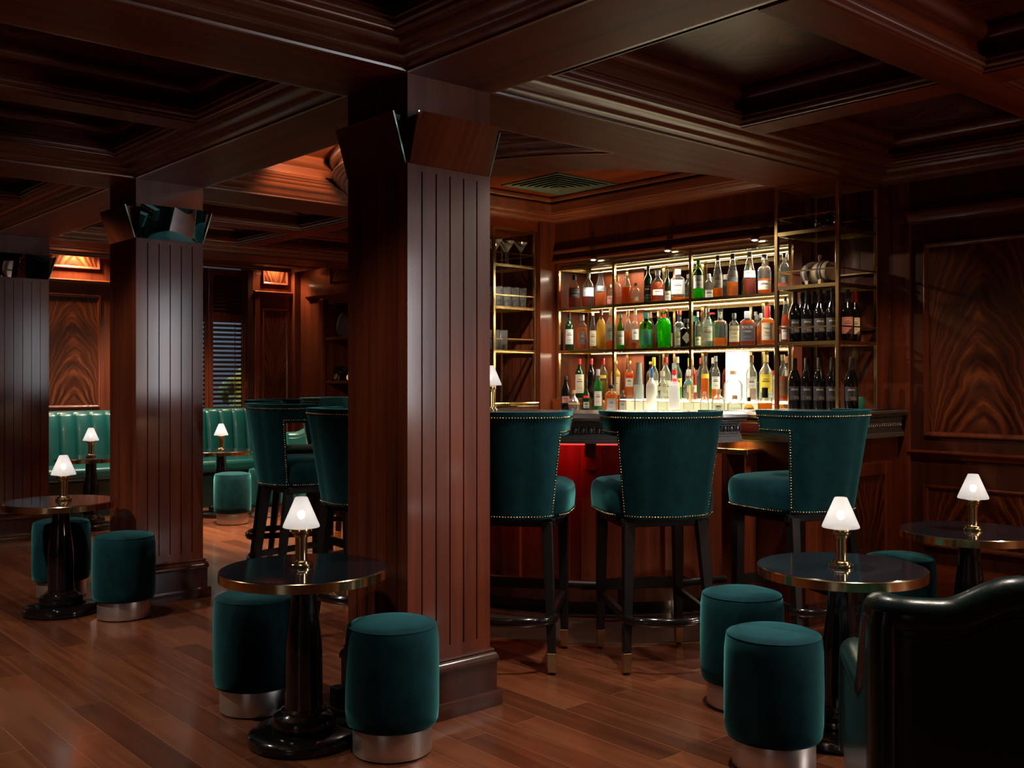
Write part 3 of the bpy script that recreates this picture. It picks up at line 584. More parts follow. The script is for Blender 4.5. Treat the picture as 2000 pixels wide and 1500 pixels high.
# window with louvred shutters at the back, night outside
wn = empty('window_1', (0, 0, 0), kind='structure')
m = MB(); m.box(3.72, 5.14, YB+0.11, YB+0.115, 0.75, 2.5); m.build('window_glass', glass('window_glass', (0.8, 0.85, 0.9)), wn)
m = MB(); m.box(3.72, 3.78, YB-0.03, YB+0.14, 0.75, 2.5); m.box(5.08, 5.14, YB-0.03, YB+0.14, 0.75, 2.5); m.box(3.72, 5.14, YB-0.03, YB+0.14, 2.44, 2.5); m.box(3.72, 5.14, YB-0.03, YB+0.14, 0.75, 0.80); m.box(4.40, 4.46, YB+0.09, YB+0.14, .8, 2.44); m.build('window_frame', WDK, wn)
SH = [(3.78, 4.22), (4.22, 4.655), (4.655, 5.08)]
for i, (a, b) in enumerate(SH):
    s = empty('shutter', ((a+b)/2, YB+0.03, 0.80)); s.parent = wn
    hwid = (b-a)/2-0.003; st = 0.045; f = MB()
    for x0, x1 in ((-hwid, -hwid+st), (hwid-st, hwid)): f.box(x0, x1, -0.015, 0.015, 0, 1.63)
    for z0, z1 in ((0, 0.07), (1.06, 1.15), (1.56, 1.63)): f.box(-hwid+st, hwid-st, -0.013, 0.013, z0, z1)
    f.build('shutter_frame', W['z'], s, bevel=0.003)
    lo = MB()
    def slat(z, tilt):
        dz = 0.022*math.sin(tilt); dy = 0.022*math.cos(tilt); t = 0.003
        lo.add([(-hwid+st, -dy, z-dz-t), (hwid-st, -dy, z-dz-t), (hwid-st, dy, z+dz-t), (-hwid+st, dy, z+dz-t), (-hwid+st, -dy, z-dz+t), (hwid-st, -dy, z-dz+t), (hwid-st, dy, z+dz+t), (-hwid+st, dy, z+dz+t)],
               [(0, 3, 2, 1), (4, 5, 6, 7), (0, 1, 5, 4), (1, 2, 6, 5), (2, 3, 7, 6), (3, 0, 4, 7)])
    for q in range(20): slat(0.095+q*0.049, -0.52)
    for q in range(10): slat(1.172+q*0.0405, 1.3)
    lo.build('louvres', WDK, s)
    m = MB(); m.tube([(hwid-st-0.09, -0.03, 0.08), (hwid-st-0.09, -0.03, 1.05)], 0.004, 6); m.build('tilt_rod', W['z'], s)
    if i == 2:
        m = MB()
        for z in (0.35, 1.2): m.box(hwid-0.006, hwid+0.006, -0.022, -0.014, z, z+0.08)
        m.build('hinge', BRASS, s)
# the street outside
m = MB(); m.box(1.5, 9.5, 16.0, 16.2, -1, 3.2); setp(m.build('facade_outside', pbr('night_facade', (0.25, 0.28, 0.33), 0.8)), kind='structure')
m = MB(); m.box(2.0, 9.5, YB+0.16, 16.2, -0.1, 0.0); setp(m.build('ground_outside', pbr('night_paving', (0.12, 0.12, 0.12), 0.8)), kind='structure')
m = MB(); m.box(6.1, 8.4, 12.5, 13.3, 0.0, 0.5)
random.seed(9)
for q in range(34): m.ball((6.3+random.random()*1.9, 12.6+random.random()*0.6, 0.35+random.random()*0.9), 0.16+random.random()*0.1, 7, 5)
setp(m.build('hedge', pbr('hedge_leaves', (0.22, 0.26, 0.05), 0.7, bump=1, bscale=25), smooth=70), label='lamplit hedge seen through the shutter louvres', cat='hedge')
light('assumed_street_light', 'POINT', (6.6, 11.6, 2.2), 170, (1.0, 0.85, 0.45), radius=0.1)  # assumed street lamp out of view, lights the hedge
light('assumed_street_light', 'POINT', (5.2, 14.5, 2.6), 260, (0.65, 0.8, 1.0), radius=0.1)  # second assumed lamp out of view, cool light on the facade

# assumed, unseen window behind the camera in the right wall, added for the cool side light
wn_assumed = empty('assumed_window', (0, 0, 0), kind='structure')
m = MB(); m.box(XR-0.02, 5.645, -3.14, -3.08, 0.9, 2.42); m.box(XR-0.02, 5.645, -1.64, -1.58, 0.9, 2.42); m.box(XR-0.02, 5.645, -3.08, -1.64, 0.9, 0.93); m.box(XR-0.02, 5.645, -3.08, -1.64, 2.37, 2.42); m.build('window_frame', WDK, wn_assumed, bevel=0.004)

# small recessed fittings, assumed like the lights, one at each ceiling spot, the added ones included
fit = None
for (x, y, *_r) in SPOTS:
    if fit is None:
        fit = empty('assumed_spotlight', (x, y, 2.6), label='assumed small recessed brass spotlight in the coffered ceiling', cat='spotlight', group='recessed spotlights')
        m = MB(); m.lathe([(0.05, 0), (0.05, -0.006), (0.036, -0.008), (0.034, 0)], 20, caps=(False, False)); m.build('trim_ring', BRASSD, fit, smooth=40)
    else: copy_tree(fit, loc=(x, y, 2.6))

# ================================================================== the bar
bar = empty('bar_counter', (BC[0], BC[1], 0), label='round bar counter with dark zinc edge and red lit mahogany front', cat='bar')
A0, A1 = PI-math.radians(83), PI+math.radians(77)       # the round front, from the far side to the gap by the right return
def ring(prof, a0, a1, n=56, closed_prof=False):
    m = MB(); v = []; f = []; p = len(prof)
    for i in range(n+1):
        t = a0+(a1-a0)*i/n
        for r, z in prof: v.append((r*math.cos(t), r*math.sin(t), z))
    for i in range(n):
        for j in range(p if closed_prof else p-1):
            a, b = i*p, (i+1)*p; f.append((a+j, a+(j+1) % p, b+(j+1) % p, b+j))
    if closed_prof: f += [tuple(range(p-1, -1, -1)), tuple(n*p+j for j in range(p))]
    m.add(v, f); return m
TOPZ = 1.085
top_prof = [(0.86, 1.05), (0.86, TOPZ), (1.38, TOPZ), (1.405, 1.083), (1.42, 1.075), (1.426, 1.062), (1.42, 1.05), (1.40, 1.045), (1.37, 1.045), (1.37, 1.04)]
ring(top_prof, A0, A1, closed_prof=True).build('counter_top', ZINC, bar, smooth=35)
fas = [(1.36, 1.045), (1.372, 1.035), (1.372, 1.028), (1.362, 1.022), (1.362, 0.978), (1.372, 0.972), (1.372, 0.964), (1.378, 0.960), (1.378, 0.950), (1.384, 0.946), (1.384, 0.932), (1.30, 0.930), (1.30, 1.045)]
ring(fas, A0, A1, closed_prof=True).build('fascia', ZDARK, bar, smooth=30)
m = MB(); ne = 96                                                   # egg and dart ornament round the fascia
for i in range(ne):
    t = A0+(A1-A0)*(i+0.5)/ne; r = 1.364
    for (w_, h_) in ((0.010, 0.017),):
        c, d = math.cos(t), math.sin(t); b = len(m.v)
        m.ball((r*c, r*d, 1.0), 0.0125, 6, 4, sz=1.45)
    t2 = A0+(A1-A0)*(i+1)/ne; c, d = math.cos(t2), math.sin(t2); m.taper((r*c, r*d, 0.984), 0.003, (r*c, r*d, 1.016), 0.005)
m.build('egg_and_dart_ornament', ZINC, bar, smooth=60)
ring([(1.06, 0.08), (1.10, 0.08), (1.10, 0.93), (1.06, 0.93)], A0, A1, closed_prof=True).build('front_panel', W['z'], bar, smooth=30)
ring([(1.02, 0.0), (1.075, 0.0), (1.075, 0.08), (1.02, 0.08)], A0, A1, closed_prof=True).build('kick_plinth', LACQ, bar, smooth=30)
ring([(1.10, 0.16), (1.112, 0.16), (1.116, 0.13), (1.116, 0.08), (1.10, 0.08)], A0, A1, closed_prof=True).build('skirting', WDK, bar, smooth=30)
m = MB()
for i in range(7):                                                  # pilasters dividing the front
    t = A0+(A1-A0)*(i+0.5)/7; R_ = Matrix.Rotation(t, 3, 'Z')
    mm_ = MB(); mm_.box(1.095, 1.125, -0.055, 0.055, 0.16, 0.93); mm_.box(1.12, 1.29, -0.03, 0.03, 0.86, 0.93); mm_.box(1.12, 1.20, -0.03, 0.03, 0.78, 0.86)
    m.add([R_@Vector(v) for v in mm_.v], mm_.f)
m.build('front_pilaster', W['z'], bar, bevel=0.004)
ring([(1.24, 0.918), (1.27, 0.918), (1.27, 0.926), (1.24, 0.926)], A0, A1-0.35, closed_prof=True).build('red_light_strip', LEDR, bar)
m = MB(); m.tube([(1.245*math.cos(A0+(A1-A0)*i/50), 1.245*math.sin(A0+(A1-A0)*i/50), 0.20) for i in range(51)], 0.02, 10); m.build('foot_rail', BLKWOOD, bar, smooth=60)
for i in range(9):
    t = A0+(A1-A0)*(i+0.5)/9; c, d = math.cos(t), math.sin(t); m = MB(); m.tube([(1.10*c, 1.10*d, 0.2), (1.245*c, 1.245*d, 0.2)], 0.012, 8); m.build('foot_rail_bracket', BLKWOOD, bar, smooth=60)
# red glow of the strip under the fascia
for a in (150, 182, 212):
    t = math.radians(a); light('red_strip_light', 'AREA', (BC[0]+1.235*math.cos(t), BC[1]+1.235*math.sin(t), 0.915), 1.5, (1, .02, .015), target=(BC[0]+1.09*math.cos(t), BC[1]+1.09*math.sin(t), 0.72), size=0.55, size_y=0.03)

light('assumed_counter_light', 'AREA', (4.43, 3.23, 0.928), 0.5, (1.0, 0.80, 0.25), target=(4.43, 3.23, 0.0), size=0.10)  # assumed source, unseen, for the yellow light on the service shelf
# right return of the bar under the brass stand, and the matching one on the left
ret = empty('bar_return', (4.95, 3.1, 0), label='straight end of the bar under the brass wine stand, carved zinc edge', cat='bar')
x0, x1, y0, y1 = -0.46, 0.475, -0.24, 0.28
m = MB(); m.box(x0, x1, y0, y1, 0.0, 0.93); m.build('cabinet_body', W['z'], ret)
m = MB(); m.sweep([(x0-0.05, y1), (x0-0.05, y0-0.05), (x1, y0-0.05)], [(-0.1, TOPZ), (0.0, TOPZ), (0.012, 1.082), (0.018, 1.07), (0.012, 1.055), (0.0, 1.05), (-0.1, 1.05)], closed=False, sign=-1)
m.box(x0-0.04, x1, y0-0.04, y1, 1.05, TOPZ); m.build('counter_top', ZINC, ret, smooth=35)
m = MB(); m.sweep([(x0-0.02, y1), (x0-0.02, y0-0.02), (x1, y0-0.02)], [(0, 1.05), (0.012, 1.04), (0.012, 1.03), (0.002, 1.022), (0.002, 0.978), (0.012, 0.972), (0.012, 0.962), (0.018, 0.956), (0.018, 0.935), (0, 0.93)], closed=False, sign=-1)
m.box(x0-0.02, x1, y0-0.02, y1, 0.93, 1.05); m.build('fascia', ZDARK, ret, smooth=30)
m = MB(); n_ = 46
for i in range(n_):
    m.ball((x0+(x1-x0)*(i+.5)/n_, y0-0.022, 1.0), 0.008, 6, 4, sz=1.9)
m.build('egg_and_dart_ornament', ZINC, ret, smooth=60)
# framed door on its front
m = MB(); dx0, dx1, dz0, dz1 = -0.12, 0.36, 0.14, 0.80
m.box(dx0+0.071, dx1-0.071, y0-0.012, y0, dz0+0.071, dz1-0.071); m.box(dx0, dx0+0.07, y0-0.028, y0, dz0, dz1); m.box(dx1-0.07, dx1, y0-0.028, y0, dz0, dz1); m.box(dx0+0.071, dx1-0.071, y0-0.027, y0, dz1-0.07, dz1); m.box(dx0+0.071, dx1-0.071, y0-0.027, y0, dz0, dz0+0.07)
dr = m.build('cabinet_door', W['z'], ret, bevel=0.004)
m = MB(); m.box(-0.17, 0.17, -0.003, 0.0, -0.26, 0.26); q = m.build('figured_panel', FL, dr); q.location = (0.12, y0-0.014, 0.47)
m = MB(); m.box(x0, x1, y0-0.02, y0, 0, 0.12); m.build('skirting', WDK, ret, bevel=0.005)
m = MB(); m.box(x0-0.13, x0-0.0, 0.02, 0.26, 0.862, 0.89); m.build('service_shelf', BRASS, ret, bevel=0.003)
m = MB(); m.box(x0-0.11, x0-0.0, 0.05, 0.10, 0.0, 0.862); m.build('shelf_post', W['z'], ret, bevel=0.004)

lret = empty('side_counter', (4.68, 5.60, 0), label='narrow counter with brass edge under the glassware stand', cat='counter')
m = MB(); m.box(0.02, 0.465, -0.05, 0.38, 0.0, 1.05); m.build('cabinet_body', W['z'], lret)
m = MB(); m.box(0.02, 0.465, -0.055, 0.38, 1.05, TOPZ); m.build('counter_top', BRASS, lret, bevel=0.008)

# polished dais the bar stands on
m = MB(); m.add([(BC[0]+r*math.cos(t), BC[1]+r*math.sin(t), z) for (r, z) in ((1.0, 0.004), (1.655, 0.004), (1.66, 0.0)) for t in [PI*0.5+PI*i/60 for i in range(61)]],
                [(j*61+i, (j+1)*61+i, (j+1)*61+i+1, j*61+i+1) for j in range(2) for i in range(60)])
setp(m.build('dais', DAIS), kind='structure')
m = MB(); m.tube([(BC[0]+1.664*math.cos(PI*0.5+PI*i/60), BC[1]+1.664*math.sin(PI*0.5+PI*i/60), 0.002) for i in range(61)], 0.004, 6); setp(m.build('trim_20', BRASSD, smooth=60), kind='structure')

# ---- back counter, lit riser, niche lining, glass shelving
bc = empty('back_counter', (5.3, 4.5, 0), label='low back counter with glowing opal panel under the spirits', cat='counter')
m = MB(); m.box(-0.32, 0.355, -1.03, 1.03, 0.0, 1.0); m.build('cabinet_body', W['z'], bc)
m = MB(); m.box(-0.33, 0.355, -1.035, 1.035, 1.0, 1.02); m.build('counter_top', ZINC, bc, bevel=0.004)
m = MB(); m.box(-0.29, -0.06, -0.92, 0.32, 1.0205, 1.028); m.build('opal_light_panel', LEDP, bc)
m = MB(); m.box(-0.04, 0.355, -1.03, 1.03, 1.02, 1.105); m.build('riser_step', BRASS, bc, bevel=0.003)
m = MB(); m.box(-0.046, -0.0405, -0.95, 0.30, 1.03, 1.10); m.build('riser_front_panel', LEDP2, bc)
m = MB(); m.box(0.03, 0.318, -0.92, 0.40, 1.1055, 1.112); m.build('riser_light_panel', LEDP, bc)
m = MB(); m.box(5.648, 5.658, 3.47, 4.95, 1.112, 2.13); setp(m.build('niche_mirror', BMIRROR), label='smoked mirror lining the back of the lit bottle niche', cat='mirror')
m = MB(); m.box(5.63, 5.646, 4.035, 4.205, 1.115, 1.44); setp(m.build('wall_light_panel', LEDP), label='upright glowing white panel behind the clear bottles', cat='light')

def stand(name, X0, X1, Y0, Y1, z0, z1, shelves, rails, label, mat=BRASSP, t=0.011, mids=()):
    e = empty(name, (X0, Y0, 0), label=label, cat='shelf stand'); w_, d_ = X1-X0, Y1-Y0
    for (px, py) in [(t, t), (w_-t, t), (w_-t, d_-t), (t, d_-t)]+list(mids):
        m = MB(); m.box(px-t, px+t, py-t, py+t, z0, z1); m.build('post', mat, e, bevel=0.002, seg=1)
    def frame(z, h, nm):
        m = MB()
        for a in (0.002, d_-2*t+0.002): m.box(2*t, w_-2*t, a, a+0.016, z, z+h)
        for a in (0.002, w_-2*t+0.002): m.box(a, a+0.016, 2*t, d_-2*t, z, z+h)
        m.build(nm, mat, e)
    for z in shelves:
        frame(z-0.022, 0.020, 'shelf_frame')
        m = MB(); m.box(0.018, w_-0.018, 0.018, d_-0.018, z-0.008, z-0.0005); m.build('glass_shelf', SHELF, e)
    for z in rails: frame(z, 0.008, 'guard_rail')
    frame(z1-0.018, 0.018, 'top_frame')
    return e
SZ = (1.47, 1.79, 2.10)
stand('wine_stand', 4.99, 5.42, 2.972, 3.385, TOPZ, ZS-0.001, SZ, tuple(z+0.075 for z in SZ), 'tall brass and glass stand of dark wine bottles at the right end of the bar')
stand('glassware_stand', 4.72, 5.145, 5.575, 5.97, TOPZ, ZS-0.001, SZ, tuple(z+0.075 for z in SZ), 'tall brass and glass stand of drinking glasses beyond the near column')
gs = stand('bottle_shelving', 5.30, 5.640, 3.475, 5.520, 1.106, 2.125, (1.47, 1.79, 2.095), (), 'brass framed glass shelving packed with spirits in the lit niche', mids=[(0.011, y) for y in (4.94-3.475, 4.248-3.475)]+[(0.334, y) for y in (5.1-3.475, 4.75-3.475, 4.4-3.475, 3.9-3.475)])
for z in (1.445, 1.765, 2.07):
    m = MB(); m.box(0.305, 0.317, 0.05, 1.98, z, z+0.006); m.build('light_strip', LEDW, gs)
for (z, p) in ((1.44, 13), (1.76, 13), (2.06, 16)):
    light('shelf_strip_light', 'AREA', (5.58, 4.4, z), p, (1.0, 0.88, 0.62), target=(5.50, 4.4, z-0.5), size=1.8, size_y=0.03)
# brilliant small downlights over the niche
LIN = wood('niche_mahogany', 'z', (0.045, 0.009, 0.0035), (0.15, 0.031, 0.009), 0.5, 0.0)
m = MB(); m.box(5.646, 5.658, 4.955, 5.535, 1.112, 2.13); m.box(5.302, 5.646, 5.527, 5.538, 1.03, 2.13); setp(m.build('trim_21', LIN), kind='structure')
dl = None
for px in (1163, 1308, 1478):
    Yd, _ = onX(px, 5.285)
    loc = (5.262, Yd, 2.128)
    if dl is None:
        dl = empty('downlight', loc, label='small brilliant downlight over the bottle niche', cat='downlight', group='downlights over the niche')
        m = MB(); m.lathe([(0.024, 0), (0.028, -0.006), (0.026, -0.012), (0.018, -0.012)], 16, caps=(True, False)); m.build('bezel', STEEL, dl, smooth=40)
        m = MB(); m.lathe([(0.018, -0.010), (0.012, -0.015), (0.001, -0.017)], 16, caps=(True, True)); m.build('lens', SPOTDISC, dl, smooth=60)
    else: copy_tree(dl, loc=loc)
    light('downlight_beam', 'SPOT', (5.262, Yd, 2.105), 30, (1, 0.93, 0.8), target=(5.24, Yd, 1.0), spot=110, blend=0.8, radius=0.015)
light('bar_ceiling_fill', 'AREA', (5.16, 4.25, 1.04), 1.5, (1.0, 0.80, 0.45), target=(5.1, 4.3, 2.6), size=0.2, size_y=1.2)  # added upward light in place of the glow rising from the niche

light('bar_ceiling_fill', 'SPOT', (4.92, 4.9, 1.10), 45, (1.0, 0.66, 0.28), target=(4.85, 5.5, 2.5), spot=55, blend=0.7, radius=0.04)  # added uplight that gilds the crown in the bar corner
light('bar_ceiling_fill', 'SPOT', (4.92, 4.5, 1.10), 22, (1.0, 0.66, 0.32), target=(5.3, 4.4, 2.5), spot=75, blend=0.7, radius=0.04)  # another added uplight, for the crown over the niche

light('stand_fill_light', 'SPOT', (4.05, 4.35, 2.33), 26, (1.0, 0.82, 0.60), target=(5.12, 3.16, 1.84), spot=20, blend=0.6, radius=0.03)  # added spot without a fitting, brightens the cask and its stand

# ================================================================== bottles
def prof_bottle(kind, r, h):
    """outer profile (radius, height) of one bottle"""
    if kind == 'round':   b = [(0.9*r, 0), (r, 0.012), (r, 0.58*h), (0.93*r, 0.64*h), (0.68*r, 0.71*h), (0.40*r, 0.76*h), (0.34*r, 0.80*h), (0.33*r, 0.95*h), (0.36*r, 0.955*h), (0.36*r, h)]
    elif kind == 'wine':  b = [(0.9*r, 0), (r, 0.01), (r, 0.50*h), (0.95*r, 0.57*h), (0.75*r, 0.66*h), (0.50*r, 0.74*h), (0.39*r, 0.80*h), (0.36*r, 0.86*h), (0.36*r, h)]
    elif kind == 'square': b = [(0.92*r, 0), (r, 0.012), (r, 0.60*h), (0.97*r, 0.66*h), (0.80*r, 0.72*h), (0.48*r, 0.76*h), (0.38*r, 0.79*h), (0.37*r, 0.90*h), (0.40*r, 0.91*h), (0.40*r, h)]
    elif kind == 'squat': b = [(0.9*r, 0), (r, 0.015), (r, 0.50*h), (0.96*r, 0.57*h), (0.80*r, 0.65*h), (0.50*r, 0.72*h), (0.30*r, 0.77*h), (0.29*r, 0.90*h), (0.33*r, 0.91*h), (0.33*r, h)]
    elif kind == 'cone':  b = [(0.9*r, 0), (r, 0.012), (r, 0.48*h), (0.90*r, 0.56*h), (0.62*r, 0.70*h), (0.40*r, 0.84*h), (0.36*r, 0.93*h), (0.40*r, 0.94*h), (0.40*r, h)]
    elif kind == 'globe': b = [(0.75*r, 0), (0.96*r, 0.06*h), (r, 0.25*h), (0.93*r, 0.42*h), (0.70*r, 0.55*h), (0.38*r, 0.64*h), (0.25*r, 0.70*h), (0.24*r, 0.86*h), (0.28*r, 0.87*h), (0.28*r, h)]
    elif kind == 'apoth': b = [(0.93*r, 0), (r, 0.01), (r, 0.56*h), (0.97*r, 0.62*h), (0.80*r, 0.67*h), (0.42*r, 0.70*h), (0.38*r, 0.74*h), (0.38*r, h)]
    elif kind == 'flute': b = [(0.82*r, 0), (0.84*r, 0.01), (0.95*r, 0.35*h), (r, 0.58*h), (0.94*r, 0.66*h), (0.70*r, 0.72*h), (0.42*r, 0.76*h), (0.38*r, 0.80*h), (0.38*r, h)]
    return b
def rad_at(pr, z):
    for (a, za), (b, zb) in zip(pr, pr[1:]):
        if za <= z <= zb: return a+(b-a)*((z-za)/max(1e-6, zb-za))
    return pr[-1][0]
def bottle(x, y, z, r, h, kind, gl, liq, fill, labels, capm, capf=0.14, cap_w=1.08, label='', group='', ang=None, texts=(), name='bottle', cat='bottle'):
    """labels: list of (z0, z1, half angle deg, material); texts: (word, height frac, size, material)"""
    pw = 5.0 if kind in ('square',) else 2.0
    az = ang if ang is not None else math.atan2(-y, -x)+PI/2                 # local -y turned towards the camera
    e = empty(name, (x, y, z), az, label=label, cat=cat, group=group)
    pr = prof_bottle(kind, r, h); seg = 24 if pw > 2 else 20
    pz = [p for p in pr]
    if capm: pz = [p for p in pr if p[1] <= h*(1-capf)+1e-6]+[(rad_at(pr, h*(1-capf)), h*(1-capf))]
    MB().lathe(pz, seg, pw=pw, a0=PI/seg*0).build('glass_body', gl, e, smooth=50)
    if liq and fill > 0:
        zf = fill*h*0.78; lp = [(rr*0.94, max(zz, 0.006)) for rr, zz in pr if zz < zf]+[(rad_at(pr, zf)*0.94, zf)]
        MB().lathe(lp, seg, pw=pw).build('liquid', liq, e, smooth=50)
    if capm:
        z0 = h*(1-capf); rc = rad_at(pr, h*0.93)*cap_w
        MB().lathe([(rc, z0-0.001), (rc, h-0.004), (rc*0.9, h)], 14).build('cap', capm, e, smooth=40)
    for (a, b, ha, mat) in labels:
        m = MB(); v = []; f = []; na = 12; zs = [a*h+(b*h-a*h)*q/3 for q in range(4)]
        for zz in zs:
            rr = rad_at(pr, zz)
            for i in range(na+1):
                t = -PI/2+math.radians(ha)*(2*i/na-1); c, d = math.cos(t), math.sin(t)
                kk = 1.0 if pw == 2 else (abs(c)**pw+abs(d)**pw)**(-1/pw)
                v.append(((rr*kk+0.0008)*c, (rr*kk+0.0008)*d, zz))
        for j in range(3):
            for i in range(na): f.append((j*(na+1)+i, j*(na+1)+i+1, (j+1)*(na+1)+i+1, (j+1)*(na+1)+i))
        m.add(v, f); m.build('paper_label', mat, e, smooth=60)
    m = MB()
    for (a, b, ha, mat) in labels:                      # fine printed rules and bands of the label
        if ha > 100 or (b-a)*h < 0.035: continue
        for (q, hw_, wf) in ((0.93, .0006, .9), (0.07, .0006, .9), (0.24, .0011, .62), (0.31, .0008, .5)) if texts else ((0.93, .0006, .9), (0.07, .0006, .9), (0.24, .0009, .6), (0.32, .0008, .45), (0.62, .0035, .55), (0.74, .0022, .4)):
            zz = (a+(b-a)*q)*h; v = []; rr = rad_at(pr, zz)+0.0013
            for z_ in (zz-hw_, zz+hw_):
                for i in range(9):
                    t = -PI/2+math.radians(ha*wf)*(2*i/8-1); c, d = math.cos(t), math.sin(t); kk = 1.0 if pw == 2 else (abs(c)**pw+abs(d)**pw)**(-1/pw)
                    v.append(((rr*kk)*c, (rr*kk)*d, z_))
            m.add(v, [(i, i+1, i+10, i+9) for i in range(8)])
    if m.v: m.build('label_print', P_PRINT if labels[0][3] not in (P_BLACK, P_DGREY) else P_GREY, e)
    for (wd, zf, size, mat) in texts:
        rr = rad_at(pr, zf*h)+0.0016
        me = text_mesh(wd, size, mat, None if pw > 2 else rr)
        o = bpy.data.objects.new('lettering', me); C.objects.link(o); o.parent = e; o.location = (0, -rr if pw > 2 else 0, zf*h)
    return e
def row(items, zb, Xf, Xb, phrase, group):
    """items: x, ytop, width px, back?, kind, glass, liquid, fill, labels, cap, capfrac, text description[, texts]"""
    for it in items:
        x, yt, wpx, bk, kind, gl, lq, fl, lb, cp, cf, ds = it[:12]; tx = it[12] if len(it) > 12 else ()
        X = Xb if bk else Xf
        Y, d = onX(x, X); h = HC+(YH-yt)/F*d-zb; r = wpx/F*d/2*0.97
        h = min(h, 0.274 if zb > 1.7 else 0.296)
        bottle(X, Y, zb+0.0005, r, h, kind, gl, lq, fl, lb, cp, cf, label=ds+' '+phrase, group=group, texts=tx)
Lb = lambda a, b, m, ha=62: (a, b, ha, m)
TOP = [
 (1122, 537, 23, 0, 'round', CLEAR, DAMBER, .78, [Lb(.30, .56, P_DGREY)], P_BLACK, .15, 'amber whisky with dark grey label, leftmost', (('HIGHLAND', .47, .016, P_WHITE), ('PARK', .37, .016, P_WHITE))),
 (1149, 533, 24, 0, 'round', CLEAR, DAMBER, .42, [Lb(.30, .56, P_GREY)], P_SILV, .15, 'clear shouldered whisky with grey label, second from left', (('HIGHLAND', .47, .016, P_WHITE), ('PARK', .37, .016, P_WHITE))),
 (1173, 531, 23, 0, 'cone', CLEAR, AMBER, .50, [Lb(.42, .58, P_DGREY, 40)], None, .1, 'tall half full amber with slanted dark label'),
 (1192, 556, 14, 1, 'round', CLEAR, AMBER, .25, [Lb(.15, .5, P_PINK)], P_SILV, .12, 'small whisky with speckled pink label'),
 (1206, 540, 15, 1, 'square', CLEAR, AMBER, .42, [], P_BROWN, .16, 'square part filled amber with maroon cap'),
 (1224, 534, 23, 0, 'cone', CLEAR, DAMBER, .70, [], None, .1, 'cone necked red amber behind the first upright'),
 (1242, 553, 19, 0, 'squat', CLEAR, AMBER, .36, [Lb(.12, .30, P_WHITE, 30)], P_BROWN, .14, 'little squat amber decanter'),
 (1266, 520, 17, 0, 'round', DGREEN, None, 0, [Lb(.10, .46, P_BLACK)], P_BLACK, .14, 'green bottle with black label', (('Ardbeg', .36, .018, P_WHITE),)),
 (1285, 529, 28, 0, 'squat', CLEAR, DAMBER, .80, [Lb(.20, .38, P_CREAM, 45)], P_SILV, .16, 'fat round amber with small cream label'),
 (1304, 527, 13, 1, 'round', DGREEN, None, 0, [Lb(.08, .36, P_WHITE)], P_BLACK, .14, 'slim green with white label'),
 (1324, 526, 28, 0, 'square', CLEAR, AMBER, .12, [Lb(.18, .64, P_WHITE, 50)], P_WHITE, .17, 'broad square with big white label and white stopper'),
 (1344, 536, 17, 1, 'round', CLEAR, ORNG, .22, [], P_SILV, .14, 'clear nearly empty orange'),
 (1364, 508, 21, 0, 'round', GREEN, GGRN, .40, [Lb(.26, .60, P_WHITE)], P_TEAL, .12, 'bright green with tall white label'),
 (1385, 535, 15, 1, 'square', CLEAR, CLRL, .2, [Lb(.05, .38, P_WHITE)], P_WHITE, .17, 'clear square with white stopper beside the second upright'),
 (1402, 490, 20, 0, 'cone', CLEAR, AMBER, .28, [Lb(.22, .55, P_WHITE)], P_BLACK, .10, 'tall white labelled whisky with black cap, quarter full'),
 (1431, 490, 22, 0, 'cone', CLEAR, AMBER, .42, [Lb(.42, .60, P_WHITE), Lb(.33, .42, P_GREY)], P_BLACK, .10, 'tall whisky with white over grey label', (('12', .375, .016, P_WHITE),)),
 (1464, 490, 25, 0, 'cone', CLEAR, DAMBER, .48, [Lb(.40, .56, P_WHITE)], P_SILV, .10, 'tall dark amber with white label over its liquid'),
 (1493, 497, 27, 0, 'apoth', CLEAR, AMBER, .48, [Lb(.10, .32, P_CREAM)], P_SILV, .13, 'wide shouldered amber with cream label'),
 (1532, 495, 19, 1, 'square', CLEAR, REDL, .34, [Lb(.08, .28, P_RED)], P_BLACK, .10, 'clear bottle with red label at the right end'),
]
